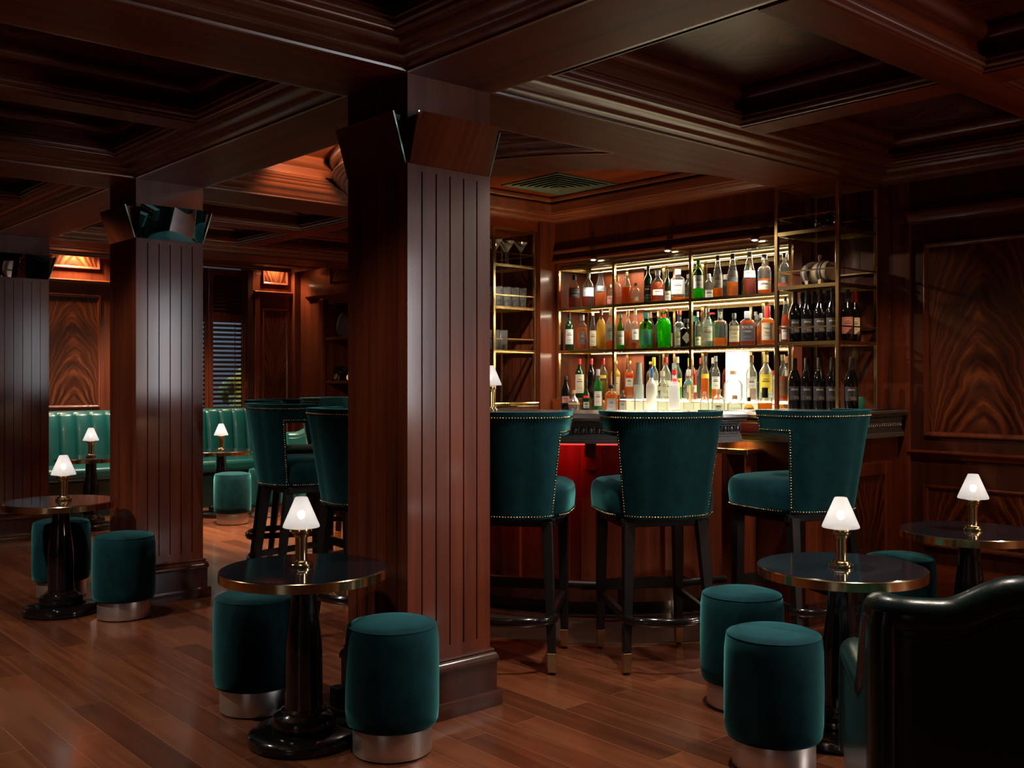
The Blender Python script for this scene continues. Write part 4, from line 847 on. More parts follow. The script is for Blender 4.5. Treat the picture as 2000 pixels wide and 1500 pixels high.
MID = [
 (1112, 607, 17, 0, 'round', DGREEN, None, 0, [Lb(.16, .54, P_WHITE), Lb(.80, .91, P_TEAL, 175)], P_RED, .09, 'dark green whiskey with white label and red cap, leftmost'),
 (1137, 615, 21, 0, 'square', CLEAR, AMBER, .82, [Lb(.16, .52, P_DGREY, 24)], P_SILV, .16, 'amber square bottle with narrow dark label'),
 (1158, 609, 14, 0, 'cone', CLEAR, GOLDL, .3, [Lb(.10, .50, P_CREAM)], P_CREAM, .10, 'slim clear bottle with cream label'),
 (1174, 602, 19, 0, 'round', CLEAR, GOLDL, .96, [], P_PINK, .14, 'full golden bottle with dusky pink cap'),
 (1193, 599, 20, 0, 'round', CLEAR, AMBER, .30, [Lb(.22, .60, P_WHITE, 50)], P_CORK, .15, 'whisky with grey white label and cork brown cap'),
 (1212, 614, 15, 0, 'round', GREEN, GGRN, .3, [Lb(.12, .52, P_WHITE)], P_TEAL, .10, 'green bottle with pale label left of the first upright'),
 (1227, 606, 14, 1, 'round', CLEAR, AMBER, .60, [], P_BROWN, .16, 'amber bottle with brown cap just right of the first upright'),
 (1241, 604, 14, 1, 'apoth', CLEAR, AMBER, .22, [Lb(.24, .5, P_WHITE)], P_CORK, .14, 'clear bottle with ochre cap'),
 (1262, 611, 26, 0, 'square', GREEN, CLRL, .7, [Lb(.10, .52, P_TEAL, 36)], P_TEAL, .16, 'square green tinted gin with teal picture label'),
 (1297, 604, 30, 0, 'flute', GREEN, GGRN, .98, [Lb(.78, .86, P_RED, 40)], P_RED, .05, 'fluted bright green gin with red cap'),
 (1327, 607, 20, 1, 'apoth', CLEAR, CLRL, .7, [Lb(.08, .42, P_CREAM)], P_RED, .10, 'clear gin with red cap behind the black bottle'),
 (1341, 623, 26, 0, 'apoth', BLACKG, None, 0, [], P_BLACK, .14, 'black apothecary gin bottle with white diamond label'),
 (1363, 609, 12, 1, 'round', CLEAR, GGRN, .2, [Lb(.06, .30, P_PALEG)], P_SILV, .14, 'pale green gin with silver cap'),
 (1382, 602, 20, 0, 'round', CLEAR, CLRL, .9, [Lb(.14, .52, P_PALEG, 70)], P_SILV, .10, 'clear gin with pale green label'),
 (1407, 604, 28, 0, 'apoth', CLEAR, AMBER, .28, [Lb(.78, .93, P_CREAM, 40)], None, .2, 'rounded ribbed bottle, quarter full of amber'),
 (1434, 612, 20, 1, 'square', CLEAR, DAMBER, .80, [Lb(.14, .62, P_CREAM, 55)], P_DGREY, .16, 'square bourbon with cream label', (('KNOB', .50, .022, P_BLACK), ('CREEK', .38, .013, P_BLACK))),
 (1460, 608, 30, 0, 'square', CLEAR, DAMBER, .92, [Lb(.12, .60, P_DGREY, 46)], P_SILV, .20, 'square bourbon with dark grey label', (('KNOB', .52, .024, P_CREAM), ('CREEK', .40, .017, P_CREAM))),
 (1486, 612, 15, 1, 'apoth', CLEAR, AMBER, .8, [], P_SILV, .14, 'round shouldered amber bottle behind the red waxed one'),
 (1499, 598, 27, 0, 'apoth', CLEAR, AMBER, .86, [Lb(.12, .56, P_CREAM, 55)], P_RED, .30, 'bourbon with dripping red wax cap and cream label', (("Maker's", .42, .017, P_BROWN), ('Mark', .31, .017, P_BROWN))),
 (1518, 618, 14, 1, 'apoth', CLEAR, DAMBER, .8, [Lb(.14, .4, P_CREAM)], P_RED, .14, 'dark amber bottle behind the wine stand upright'),
 (1534, 580, 16, 0, 'cone', CLEAR, DAMBER, .80, [Lb(.10, .38, P_WHITE)], P_BLACK, .08, 'tall thin necked amber bottle at the right end'),
]
BACKR = [
 (1132, 690, 19, 0, 'round', DGREEN, None, 0, [Lb(.12, .60, P_CREAM)], P_RED, .14, 'dark green vermouth with cream label and red cap, leftmost'),
 (1155, 692, 18, 0, 'round', BLACKG, None, 0, [], P_RED, .15, 'near black bottle with red cap'),
 (1178, 692, 19, 0, 'round', CLEAR, YELL, .55, [Lb(.50, .58, P_YEL, 40)], P_RED, .15, 'clear bottle of pale yellow liqueur with red cap'),
 (1202, 705, 20, 0, 'square', CLEAR, GOLDL, .96, [Lb(.10, .58, P_CREAM, 40)], P_GOLD, .07, 'golden square bottle with cream label'),
 (1229, 705, 18, 0, 'square', CLEAR, ORNG, .9, [Lb(.32, .55, P_WHITE, 40), Lb(.55, .62, P_RED, 40)], P_GOLD, .07, 'orange gold bottle with red and white label'),
 (1277, 688, 19, 0, 'round', CLEAR, CLRL, .8, [Lb(.08, .45, P_WHITE)], P_YEL, .20, 'clear bottle with yellow cap'),
 (1300, 690, 22, 0, 'round', CLEAR, CLRL, .8, [Lb(.08, .45, P_WHITE)], P_RED, .14, 'clear bottle with bright red cap'),
 (1323, 688, 19, 0, 'round', CLEAR, GGRN, .6, [Lb(.3, .5, P_YEL)], P_CREAM, .14, 'clear bottle of lime green with cream cap'),
 (1351, 690, 21, 0, 'round', CLEAR, REDL, .97, [Lb(.18, .34, P_CREAM)], P_CREAM, .20, 'bright red aperitif with cream cap'),
 (1377, 690, 16, 0, 'round', CLEAR, ORNG, .65, [Lb(.50, .60, P_YEL)], P_DGREY, .12, 'orange aperitif with yellow label and dark cap'),
 (1398, 690, 17, 0, 'round', CLEAR, ORNG, .45, [Lb(.26, .54, P_WHITE)], P_SILV, .12, 'orange bottle with white label'),
 (1432, 724, 38, 0, 'squat', CLEAR, CLRL, .8, [], P_CORK, .12, 'wide glowing clear decanter with cork ball stopper'),
 (1468, 690, 22, 0, 'round', CLEAR, CLRL, .7, [Lb(.28, .5, P_WHITE, 50)], P_BROWN, .15, 'clear rum with brown cap'),
 (1496, 688, 27, 0, 'round', CLEAR, CLRL, .7, [Lb(.20, .58, P_YEL, 55)], P_GOLD, .15, 'clear rum with bright yellow label'),
 (1529, 687, 22, 0, 'round', CLEAR, DAMBER, .7, [Lb(.14, .5, P_BROWN)], P_GOLD, .12, 'dark rum with brown label at the right end'),
]
FRONT = [
 (1105, 735, 19, 0, 'wine', BLACKG, None, 0, [Lb(.22, .42, P_PINK, 50)], P_BLACK, .10, 'dark cream liqueur bottle with pinkish label, leftmost'),
 (1121, 762, 24, 0, 'globe', SILVERG, None, 0, [Lb(.30, .40, P_GOLD, 80)], P_CORK, .18, 'squat silvery round liqueur bottle with cork stopper'),
 (1145, 742, 19, 0, 'globe', DGREEN, None, 0, [Lb(.10, .30, P_WHITE, 36), Lb(.42, .50, P_RED, 40)], P_BLACK, .20, 'squat dark green herb liqueur with red seal'),
 (1168, 719, 18, 0, 'wine', CLEAR, GRNL, .99, [Lb(.14, .48, P_WHITE, 50)], P_SILV, .15, 'bright green mint liqueur with white label'),
 (1194, 752, 26, 0, 'square', CLEAR, AMBER, .86, [Lb(.08, .50, P_GREY, 34)], P_BLACK, .13, 'low square amber liqueur with wide black stopper'),
 (1216, 762, 15, 0, 'square', CLEAR, DAMBER, .7, [Lb(.08, .5, P_GREY, 40)], P_BROWN, .14, 'small brown bottle with grey label behind the first upright'),
 (1272, 720, 21, 0, 'round', FROST, None, 0, [Lb(.80, .97, P_BLUE, 175)], P_BLUE, .16, 'frosted white vodka with blue cap'),
 (1294, 725, 20, 0, 'square', CLEAR, CLRL, .62, [Lb(.55, .64, P_CREAM, 50)], P_CREAM, .12, 'clear square vodka beside the frosted one'),
 (1317, 722, 22, 0, 'square', FROST, None, 0, [Lb(.70, .80, P_RED, 60)], P_RED, .12, 'white patterned bottle with red collar'),
 (1345, 722, 21, 0, 'square', CLEAR, CLRL, .7, [Lb(.66, .80, P_TEAL, 30)], P_WHITE, .14, 'clear bottle with white cap and green neck label'),
 (1376, 765, 18, 0, 'squat', CLEAR, CLRL, .7, [], P_CORK, .14, 'small clear bottle between the tall vodkas and tequilas'),
 (1403, 760, 27, 0, 'squat', CLEAR, CLRL, .8, [Lb(.2, .42, P_PALEG, 40)], P_CORK, .18, 'squat clear tequila with round cork, left one of two'),
 (1435, 772, 30, 0, 'squat', CLEAR, CLRL, .8, [Lb(.2, .42, P_PALEG, 40)], P_CORK, .18, 'squat clear tequila with round cork, right one of two'),
 (1463, 776, 22, 0, 'globe', CLEAR, GOLDL, .8, [Lb(.10, .48, P_GOLD, 60)], P_BLACK, .20, 'small ornate gold liqueur bottle'),
 (1494, 757, 28, 0, 'square', CLEAR, AMBER, .62, [], P_BLACK, .34, 'low amber bottle with tall black stopper'),
]
row(TOP, 1.79, 5.38, 5.52, 'bottle on the top glass shelf', 'spirits on the top glass shelf')
row(MID, 1.47, 5.38, 5.52, 'on the middle glass shelf', 'spirits on the middle glass shelf')
row(BACKR, 1.112, 5.45, 5.55, 'on the lit riser, back row', 'spirits on the lit riser')
row(FRONT, 1.028, 5.10, 5.15, 'in the front row', 'spirits in the front row')
# the white diamond on the black bottle
for o in list(C.objects):
    if o.get('label', '').startswith('black apothecary gin'):
        rr = rad_at(prof_bottle('apoth', 0.044, 0.2), 0.05); w2 = 0.03
        ch = [c for c in o.children if c.name.startswith('glass_body')][0]; rr = max(v.co.x for v in ch.data.vertices)
        m = MB(); m.add([(-w2, -rr-.001, .062), (0, -rr-.002, .022), (w2, -rr-.001, .062), (0, -rr-.002, .102)], [(0, 1, 2, 3)]); m.build('diamond_label', P_WHITE, o)
        me = text_mesh("HENDRICK'S", 0.0085, P_BLACK); q = bpy.data.objects.new('lettering', me); C.objects.link(q); q.parent = o; q.location = (0, -rr-.004, .062)
# mixing glasses on the front row
Ym, dm = onX(1248, 5.12)
m = MB(); m.lathe([(0.032, 0), (0.033, 0.004), (0.034, 0.19), (0.031, 0.19), (0.030, 0.012), (0.001, 0.012)], 20, caps=(True, False)); setp(m.build('mixing_glass', GLASSW, smooth=50, loc=(5.12, Ym, 1.0285)), label='tall clear mixing glass in the front row before the grey jug', cat='mixing glass')
Yj, dj = onX(1248, 5.45)
m = MB(); m.lathe([(0.030, 0), (0.030, 0.02), (0.020, 0.24), (0.021, 0.26), (0.018, 0.26)], 20, caps=(True, True)); setp(m.build('shaker', pbr('grey_shaker', (.2, .24, .25), .3), smooth=40, loc=(5.45, Yj, 1.1125)), label='grey tapered shaker standing behind the mixing glass', cat='shaker')

# ---- wine bottles of the right stand
P_LABEL = paint((0.028, 0.034, 0.045), 0.45)
proto = bottle(0, 0, 0, 0.0375, 0.292, 'wine', BLACKG, None, 0, [(.17, .44, 60, P_LABEL)], pbr('dark_foil', (0.01, 0.01, 0.012), 0.3), .24, 1.02, label='x', group='x', ang=0, texts=(('alana', .385, .020, P_WHITE), ('', .2, .01, P_WHITE)), name='wine_bottle', cat='wine bottle')
for ch in list(proto.children):
    if ch.name.startswith('lettering') and len(ch.data.vertices) == 0: bpy.data.objects.remove(ch)
m = MB()
for i, (a, b) in enumerate(((0.0735, 0.022), (0.067, 0.028), (0.0605, 0.030))):
    rr = 0.0386; m.add([(rr*math.sin(t), -rr*math.cos(t), z) for z in (a-.0009, a+.0009) for t in [(-0.1+b*k/ .0386*.25) for k in range(5)]], [(k, k+1, k+6, k+5) for k in range(4)])
m.build('label_lines', P_WHITE, proto)
first = True
def wine(x, X, z, lab, grp):
    global first
    Y, d = onX(x, X); az = math.atan2(-Y, -X)+PI/2
    o = proto if first else copy_tree(proto); first = False
    o.location = (X, Y, z); o.rotation_euler = (0, 0, az); setp(o, label=lab, group=grp, cat='wine bottle')
    return o
ords = ['leftmost', 'second from left', 'third from left', 'fourth from left']
for i, x in enumerate((1552, 1576, 1601, 1626)): wine(x, 5.07, TOPZ+0.0005, 'dark wine bottle on the bar top, %s of the front row' % ords[i], 'dark wine bottles on the bar top')
wine(1663, 5.10, TOPZ+0.0005, 'dark wine bottle on the bar top right of the stand front post', 'dark wine bottles on the bar top')
for i, x in enumerate((1553, 1577, 1602, 1626)): wine(x, 5.08, 1.4702, 'dark wine bottle on the stand shelf, %s of the front row' % ords[i], 'dark wine bottles on the stand shelf')
for i, x in enumerate((1567, 1590, 1616)): wine(x, 5.17, 1.4702, 'dark wine bottle on the stand shelf, %s of the row behind' % ords[i], 'dark wine bottles on the stand shelf')
for x, X, lab, lm, cm in ((1655, 5.18, 'dark wine bottle with pink picture label, just right of the stand post', P_PINK, P_BLACK), (1669, 5.275, 'dark wine bottle with red capsule and pale side label', P_CREAM, P_RED)):
    Y, d = onX(x, X); bottle(X, Y, 1.4702, 0.0375, 0.292, 'wine', BLACKG, None, 0, [(.14, .46, 50, lm)], cm, .24, 1.02, label=lab, group='dark wine bottles on the stand shelf', name='wine_bottle', cat='wine bottle')
# little oak cask on the shelf above, and a black bowl on top
Yb, _ = onX(1601, 5.18)
ck = empty('oak_cask', (5.18, Yb, 1.7905), math.radians(-102), label='small oak cask lying on a cradle in the brass wine stand', cat='cask')
def lathe_x(prof, n=24):
    m = MB(); m.lathe(prof, n); m.v = [(z, x, y) for x, y, z in m.v]; return m
q = lathe_x([(0.052, -0.098), (0.064, -0.06), (0.068, 0), (0.064, 0.06), (0.052, 0.098)], 24).build('staves', OAK, ck, smooth=40); q.location = (0, 0, 0.078)
q = lathe_x([(0.046, -0.0995), (0.046, 0.0995)], 24).build('cask_head', OAKEND, ck); q.location = (0, 0, 0.078)
for a, r in ((-0.088, 0.0565), (-0.055, 0.0665), (-0.036, 0.0680), (0.036, 0.0680), (0.055, 0.0665), (0.088, 0.0565)):
    q = lathe_x([(r-0.002, a-0.006), (r+0.0012, a-0.006), (r+0.0012, a+0.006), (r-0.002, a+0.006)], 24).build('hoop', HOOP, ck, smooth=40); q.location = (0, 0, 0.078)
m = MB(); m.lathe([(0.008, 0.142), (0.008, 0.165), (0.011, 0.168), (0.010, 0.18), (0.002, 0.184)], 12); m.build('bung', OAKEND, ck, smooth=50)
m = MB()
for x in (-0.05, 0.05): m.box(x-0.012, x+0.012, -0.055, 0.055, 0, 0.018); m.box(x-0.012, x+0.012, -0.055, -0.035, 0.018, 0.034); m.box(x-0.012, x+0.012, 0.035, 0.055, 0.018, 0.034)
m.build('cradle', OAKEND, ck, bevel=0.002)
Yh, _ = onX(1618, 5.20)
m = MB(); m.lathe([(0.03, 0), (0.06, 0.008), (0.078, 0.035), (0.082, 0.07), (0.076, 0.10), (0.06, 0.118), (0.03, 0.126), (0.012, 0.128), (0.010, 0.138), (0.0, 0.14)], 24); setp(m.build('ice_pot', LACQ, smooth=50, loc=(5.20, Yh, 2.1005)), label='round black lidded pot on the top shelf of the wine stand', cat='pot')
Yc, _ = onX(1677, 5.22)
m = MB(); m.lathe([(0.028, 0), (0.033, 0.01), (0.033, 0.06), (0.028, 0.07)], 16); setp(m.build('candle_tin', P_TEAL, smooth=40, loc=(5.22, Yc, TOPZ+0.0005)), label='teal tin behind the last wine bottle on the bar top', cat='tin')

# ---- glassware of the left stand
mg = MB(); mg.lathe([(0.034, 0), (0.034, 0.003), (0.006, 0.008), (0.004, 0.02), (0.004, 0.10), (0.010, 0.112), (0.052, 0.178), (0.050, 0.178), (0.008, 0.116)], 20, caps=(True, False)); MART = mg.mesh('cocktail_glass', GLASSW, 40)
mg = MB(); mg.lathe([(0.028, 0), (0.030, 0.003), (0.033, 0.145), (0.0315, 0.145), (0.028, 0.012), (0.001, 0.012)], 16, caps=(True, False)); HIGH = mg.mesh('tumbler', GLASSW, 40)
def put(name, me, x, y, z, lab, cat, grp):
    o = bpy.data.objects.new(name, me); C.objects.link(o); o.location = (x, y, z); return setp(o, label=lab, cat=cat, group=grp)
for i, (px, Y) in enumerate(((968, 5.66), (992, 5.66), (1017, 5.66), (965, 5.79), (988, 5.79))):
    x, _ = onY(px, Y)
    if 4.80 < x < 5.066: put('cocktail_glass', MART, x, Y, 2.1005, 'clear long stemmed cocktail glass on the top shelf of the glassware stand', 'glass', 'cocktail glasses on the glassware stand')
for i, (px, Y) in enumerate(((957, 5.65), (973, 5.65), (989, 5.65), (1005, 5.65), (1020, 5.65), (955, 5.745), (971, 5.745), (988, 5.745))):
    x, _ = onY(px, Y)
    if 4.775 < x < 5.09: put('tumbler', HIGH, x, Y, 1.7905, 'clear highball tumbler in the crowd on the middle shelf of the glassware stand', 'glass', 'tumblers on the middle shelf of the glassware stand')
for i, (px, Y) in enumerate(((966, 5.65), (983, 5.65), (955, 5.755), (972, 5.755))):
    x, _ = onY(px, Y); x = max(4.79, min(x, 5.08)); put('tumbler', HIGH, x, Y, 1.4705, 'clear tumbler on the lower shelf of the glassware stand', 'glass', 'tumblers on the lower shelf of the glassware stand')

# ================================================================== seating
def ucurve(hw, yb, rc, yf, n_arc=8, n_side=6, n_back=10, bow=0.0):
    """U shaped plan from the right front end round the back to the left front end: list of (x, y, nx, ny) with outward normals"""
    pts = []
    for i in range(n_side): pts.append((hw, yf+(yb+rc-yf)*i/n_side, 1, 0))
    for i in range(n_arc+1):
        t = -PI/2*i/n_arc; c, d = math.cos(t), math.sin(t); pts.append((hw-rc+rc*c, yb+rc+rc*d, c, d))
    for i in range(1, n_back):
        x = (hw-rc)*(1-2*i/n_back); pts.append((x, yb-bow*(1-(x/(hw-rc))**2), 0, -1))
    for i in range(n_arc+1):
        t = -PI/2-PI/2*i/n_arc; c, d = math.cos(t), math.sin(t); pts.append((-hw+rc+rc*c, yb+rc+rc*d, c, d))
    for i in range(1, n_side+1): pts.append((-hw, yb+rc+(yf-yb-rc)*i/n_side, -1, 0))
    return pts
def bar_stool():
    e = empty('bar_stool', (0, 0, 0))
    HW, YBk, RC, YFw, YBody = 0.262, -0.235, 0.15, 0.045, -0.125
    Z0, ZN, Z1 = 0.655, 1.012, 1.117
    U = ucurve(HW, YBk, RC, YFw, bow=0.02)
    # put vertices exactly at the body's front edge
    def k(z): return 0.755+0.165*((z-Z0)/(ZN-Z0)) if z < ZN else 0.92+0.08*((z-ZN)/(Z1-ZN))
    def lean(z): return -0.065*(z-Z0)/(Z1-Z0)
    ib = [i for i, p in enumerate(U) if p[1] <= YBody]; i0, i1 = ib[0], ib[-1]
    zs = [Z0, 0.70, 0.78, 0.86, 0.94, ZN, ZN+0.0005, 1.05, 1.085, Z1]; cut = 6
    th = 0.062
    V = []; idx = {}
    def vid(i, j, s):
        key = (i, j, s)
        if key not in idx:
            x, y, nx, ny = U[i]; z = zs[j]; kk = k(z); t = th if s else 0.0
            if s and j == len(zs)-1: t = th*0.9
            idx[key] = len(V); V.append(((x-nx*t)*kk, YBk+(y-ny*t-YBk)*(kk if y > YBk else 1)+lean(z)+0.0, z))
        return idx[key]
    def inside(i, j): return (j >= cut) or (j < cut-1 and i0 <= i < i1) or (j == cut-1 and i0 <= i < i1)
    cells = [(i, j) for i in range(len(U)-1) for j in range(len(zs)-1) if inside(i, j) and j != cut-1]+[(i, cut-1) for i in range(i0, i1)]
    cs = set(cells); Fq = []
    for i, j in cells:
        Fq.append((vid(i, j, 0), vid(i+1, j, 0), vid(i+1, j+1, 0), vid(i, j+1, 0)))
        Fq.append((vid(i, j, 1), vid(i, j+1, 1), vid(i+1, j+1, 1), vid(i+1, j, 1)))
        for (di, dj, a, b) in ((-1, 0, (i, j), (i, j+1)), (1, 0, (i+1, j), (i+1, j+1)), (0, -1, (i, j), (i+1, j)), (0, 1, (i, j+1), (i+1, j+1))):
            if (i+di, j+dj) not in cs: Fq.append((vid(*a, 0), vid(*b, 0), vid(*b, 1), vid(*a, 1)))
    m = MB(); m.add(V, Fq); bk = m.build('backrest', VEL, e, smooth=55, bevel=0.017, seg=3)
    # nailheads follow the edge of the back
    def out(u, z, off=0.002):
        i = min(int(u), len(U)-2); f = u-i
        a, b = U[i], U[i+1]; x, y = a[0]+(b[0]-a[0])*f, a[1]+(b[1]-a[1])*f; nx, ny = a[2]+(b[2]-a[2])*f, a[3]+(b[3]-a[3])*f
        kk = k(z); return ((x+nx*off)*kk, YBk+(y-YBk)*(kk if y > YBk else 1)+ny*off+lean(z), z)
    path = []
    nU = len(U)-1
    def seg(pts, step=0.0125):
        P = [Vector(p) for p in pts]; carry = 0.0; o = [P[0]]
        for a, b in zip(P, P[1:]):
            d = (b-a).length; t = step-carry
            while t <= d: o.append(a+(b-a)*(t/d)); t += step
            carry = (carry+d) % step
        return o
    nails = []
    eu = 0.45
    nails += seg([out(eu+(nU-2*eu)*q/80, Z1-0.024) for q in range(81)])
    for u0, ue in ((eu, i0+0.35), (nU-eu, i1-0.35)):
        nails += seg([out(u0, Z1-0.024-(Z1-ZN-0.042)*q/6) for q in range(7)])
        nails += seg([out(u0+(ue-u0)*q/12, ZN+0.018) for q in range(13)])
        nails += seg([out(ue, ZN+0.018-(ZN-Z0)*q/14) for q in range(15)])
    sw, sd0, sd1 = 0.25, -0.20, 0.27
    # seat: soft rounded square
    yc, yr = (sd0+sd1)/2, (sd1-sd0)/2/0.25
    m = MB(); rp = [(0.235, 0.652), (0.243, 0.657), (0.248, 0.68), (0.252, 0.735), (0.25, 0.765), (0.24, 0.787), (0.215, 0.802), (0.16, 0.811), (0.08, 0.815), (0.002, 0.816)]
    m.lathe(rp, 48, pw=4.2); m.v = [(x, yc+y*yr*0.96, z) for x, y, z in m.v]; m.build('seat', VEL, e, smooth=70)
    loop = []
    for q in range(97):
        t = -PI/2+2*PI*q/96+PI; c, d = math.cos(t), math.sin(t); kk = (abs(c)**4.2+abs(d)**4.2)**(-1/4.2); loop.append((0.2485*kk*c, yc+0.2485*kk*d*yr*0.96, 0.668))
    nails += seg([p for p in loop if p[1] > -0.13])[0:0]
    front = [p for p in loop]
    # seat trim: sides and front, and along the foot of the back
    nails += [p for p in seg(loop) if p[1] > -0.15]
    nails += seg([out(i0+(i1-i0)*q/60, Z0+0.012) for q in range(61)])
    m = MB()
    for p in nails: m.octa(p, 0.0049)
    m.build('nailhead_trim', NAIL, e, smooth=120)
    m = MB(); m.box(-0.20, 0.20, -0.17, 0.21, 0.615, 0.653); m.build('seat_frame', BLKWOOD, e, bevel=0.004)
    for sx in (-1, 1):
        for fr in (0, 1):
            if fr: top, bot = (sx*0.185, 0.19, 0.64), (sx*0.1925, 0.193, 0.0)
            else: top, bot = (sx*0.165, -0.155, 0.64), (sx*0.200, -0.235, 0.0)
            T, B = Vector(top), Vector(bot); mid = B+(T-B)*(0.09/0.64)
            m = MB(); m.taper(mid, 0.0165, T, 0.024); lg = m.build('leg', BLKWOOD, e, bevel=0.002, seg=1)
            m = MB(); lo = B+(T-B)*(0.012/0.64); m.taper(lo, 0.0165, mid, 0.018); m.build('brass_ferrule', BRASSD, lg, bevel=0.001, seg=1)
            m = MB(); m.lathe([(0.011, 0), (0.012, 0.013)], 10, bot[0], bot[1]); m.build('glide', BLKWOOD, lg)
    m = MB(); m.box(-0.175, 0.175, 0.18, 0.20, 0.275, 0.325); m.build('front_stretcher', BLKWOOD, e, bevel=0.003)
    for sx in (-1, 1):
        m = MB(); m.add([(sx*0.188+dx, y, z) for y, dy, z0 in ((0.19, 0, 0.24), (-0.20, 0, 0.215)) for dx, z in ((-0.011, z0), (0.011, z0), (0.011, z0+0.035), (-0.011, z0+0.035))], [(0, 1, 2, 3), (7, 6, 5, 4), (0, 4, 5, 1), (1, 5, 6, 2), (2, 6, 7, 3), (3, 7, 4, 0)]); m.build('side_stretcher', BLKWOOD, e, bevel=0.002)
    m = MB(); pp = []
    for q in range(25):
        t = PI+PI*q/24; pp.append((0.205*math.cos(t), -0.185+0.125*math.sin(t), 0.228))
    m.tube(pp, 0.012, 8, ry=0.02); m.build('foot_ring', LACQ, e, smooth=60)
    return e
stool = bar_stool()
def ang_of(fx, fy): return math.atan2(fy, fx)-PI/2
STOOLS = [(3.491, 3.008, 0.504, 0.863, 'velvet bar stool with its back to us, straight in front of the glowing bottles'),
          (3.028, 3.415, 0.79, 0.613, 'velvet bar stool half hidden by the nearest column, on its right side'),
          (4.125, 2.68, 0.24, 0.97, 'velvet bar stool turned left by the straight bar end under the wine stand'),
          (2.962, 5.21, 0.99, -0.12, 'velvet bar stool seen sideways, nailed wing facing the round lamp table'),
          (2.777, 4.18, 0.98, 0.15, 'velvet bar stool cut off by the left side of the nearest column'),
          (3.36, 6.02, 0.70, -0.71, 'velvet bar stool facing us behind the sideways stool'),
          (4.00, 6.42, 0.33, -0.94, 'farthest velvet bar stool, only its back top showing beside the column')]
for i, (x, y, fx, fy, lab) in enumerate(STOOLS):
    o = stool if i == 0 else copy_tree(stool)
    o.location = (x, y, 0.004 if (x-BC[0])**2+(y-BC[1])**2 < 1.6**2 else 0.0); o.rotation_euler = (0, 0, ang_of(fx, fy)); setp(o, label=lab, cat='bar stool', group='green velvet bar stools')

def ottoman():
    e = empty('ottoman', (0, 0, 0))
    m = MB(); m.lathe([(0.148, 0.098), (0.156, 0.100), (0.162, 0.112), (0.1655, 0.15), (0.1665, 0.27), (0.165, 0.38), (0.1605, 0.418), (0.156, 0.428), (0.1545, 0.4275), (0.150, 0.4325), (0.12, 0.4405), (0.06, 0.4455), (0.001, 0.447)], 48); m.build('cushion', VEL, e, smooth=60)
    m = MB(); m.tube([(0.1562*math.cos(2*PI*i/48), 0.1562*math.sin(2*PI*i/48), 0.4275) for i in range(48)], 0.0022, 6, closed=True); m.build('piping', VEL, e, smooth=80)
    m = MB(); m.lathe([(0.139, 0.006), (0.1395, 0.010), (0.1395, 0.100), (0.138, 0.103)], 48); m.build('steel_plinth', STEEL, e, smooth=40)
    m = MB(); m.lathe([(0.136, 0.0), (0.136, 0.007)], 40); m.build('floor_glide', BLKWOOD, e)
    return e
ott = ottoman()
OTT = [(1.955, 2.84, 'round velvet stool with steel foot against the nearest column, right of the lamp table'),
       (1.812, 3.545, 'round velvet stool with steel foot tucked behind the centre lamp table on its left'),
       (1.985, 5.37, 'round velvet stool with steel foot in front of the middle column'),
       (1.905, 6.13, 'round velvet stool half hidden behind the left lamp table leg'),
       (3.248, 2.350, 'round velvet stool behind the frontmost one by the right lamp table'),
       (2.815, 1.912, 'frontmost round velvet stool, left of the dark leather armchair'),
       (4.46, 2.34, 'round velvet stool between the two right lamp tables, only its top showing'),
       (3.97, 8.20, 'round velvet stool before the far banquette, just right of the middle column'),
       (4.42, 8.45, 'round velvet stool at the far banquette partly behind the sideways bar stool')]
for i, (x, y, lab) in enumerate(OTT):
    o = ott if i == 0 else copy_tree(ott)
    o.scale = (0.955, 0.955, 1.0)
    o.location = (x, y, 0); o.rotation_euler = (0, 0, i*1.1); setp(o, label=lab, cat='stool', group='round velvet stools')

def cafe_table():
    e = empty('pedestal_table', (0, 0, 0))
    m = MB(); m.lathe([(0.282, 0.566), (0.2885, 0.567), (0.2885, 0.597), (0.2865, 0.599), (0.284, 0.599)], 72, caps=(True, False)); m.build('brass_rim', BRASS, e, smooth=30)
    m = MB(); m.lathe([(0.285, 0.575), (0.285, 0.5985), (0.282, 0.601), (0.001, 0.601)], 72); m.build('table_top', BLKGLASS, e, smooth=30)
    m = MB(); m.lathe([(0.185, 0.0), (0.192, 0.006), (0.194, 0.02), (0.190, 0.033), (0.178, 0.041), (0.125, 0.046), (0.108, 0.048), (0.111, 0.058), (0.111, 0.075), (0.104, 0.092), (0.088, 0.102), (0.078, 0.106), (0.078, 0.112), (0.066, 0.12), (0.064, 0.14), (0.064, 0.30), (0.062, 0.34), (0.055, 0.40), (0.047, 0.46), (0.0435, 0.52), (0.046, 0.566)], 40); m.build('pedestal', LACQ, e, smooth=35)
    m = MB(); m.lathe([(0.08, 0.556), (0.10, 0.5658)], 24); m.build('top_plate', LACQ, e, smooth=40)
    return e
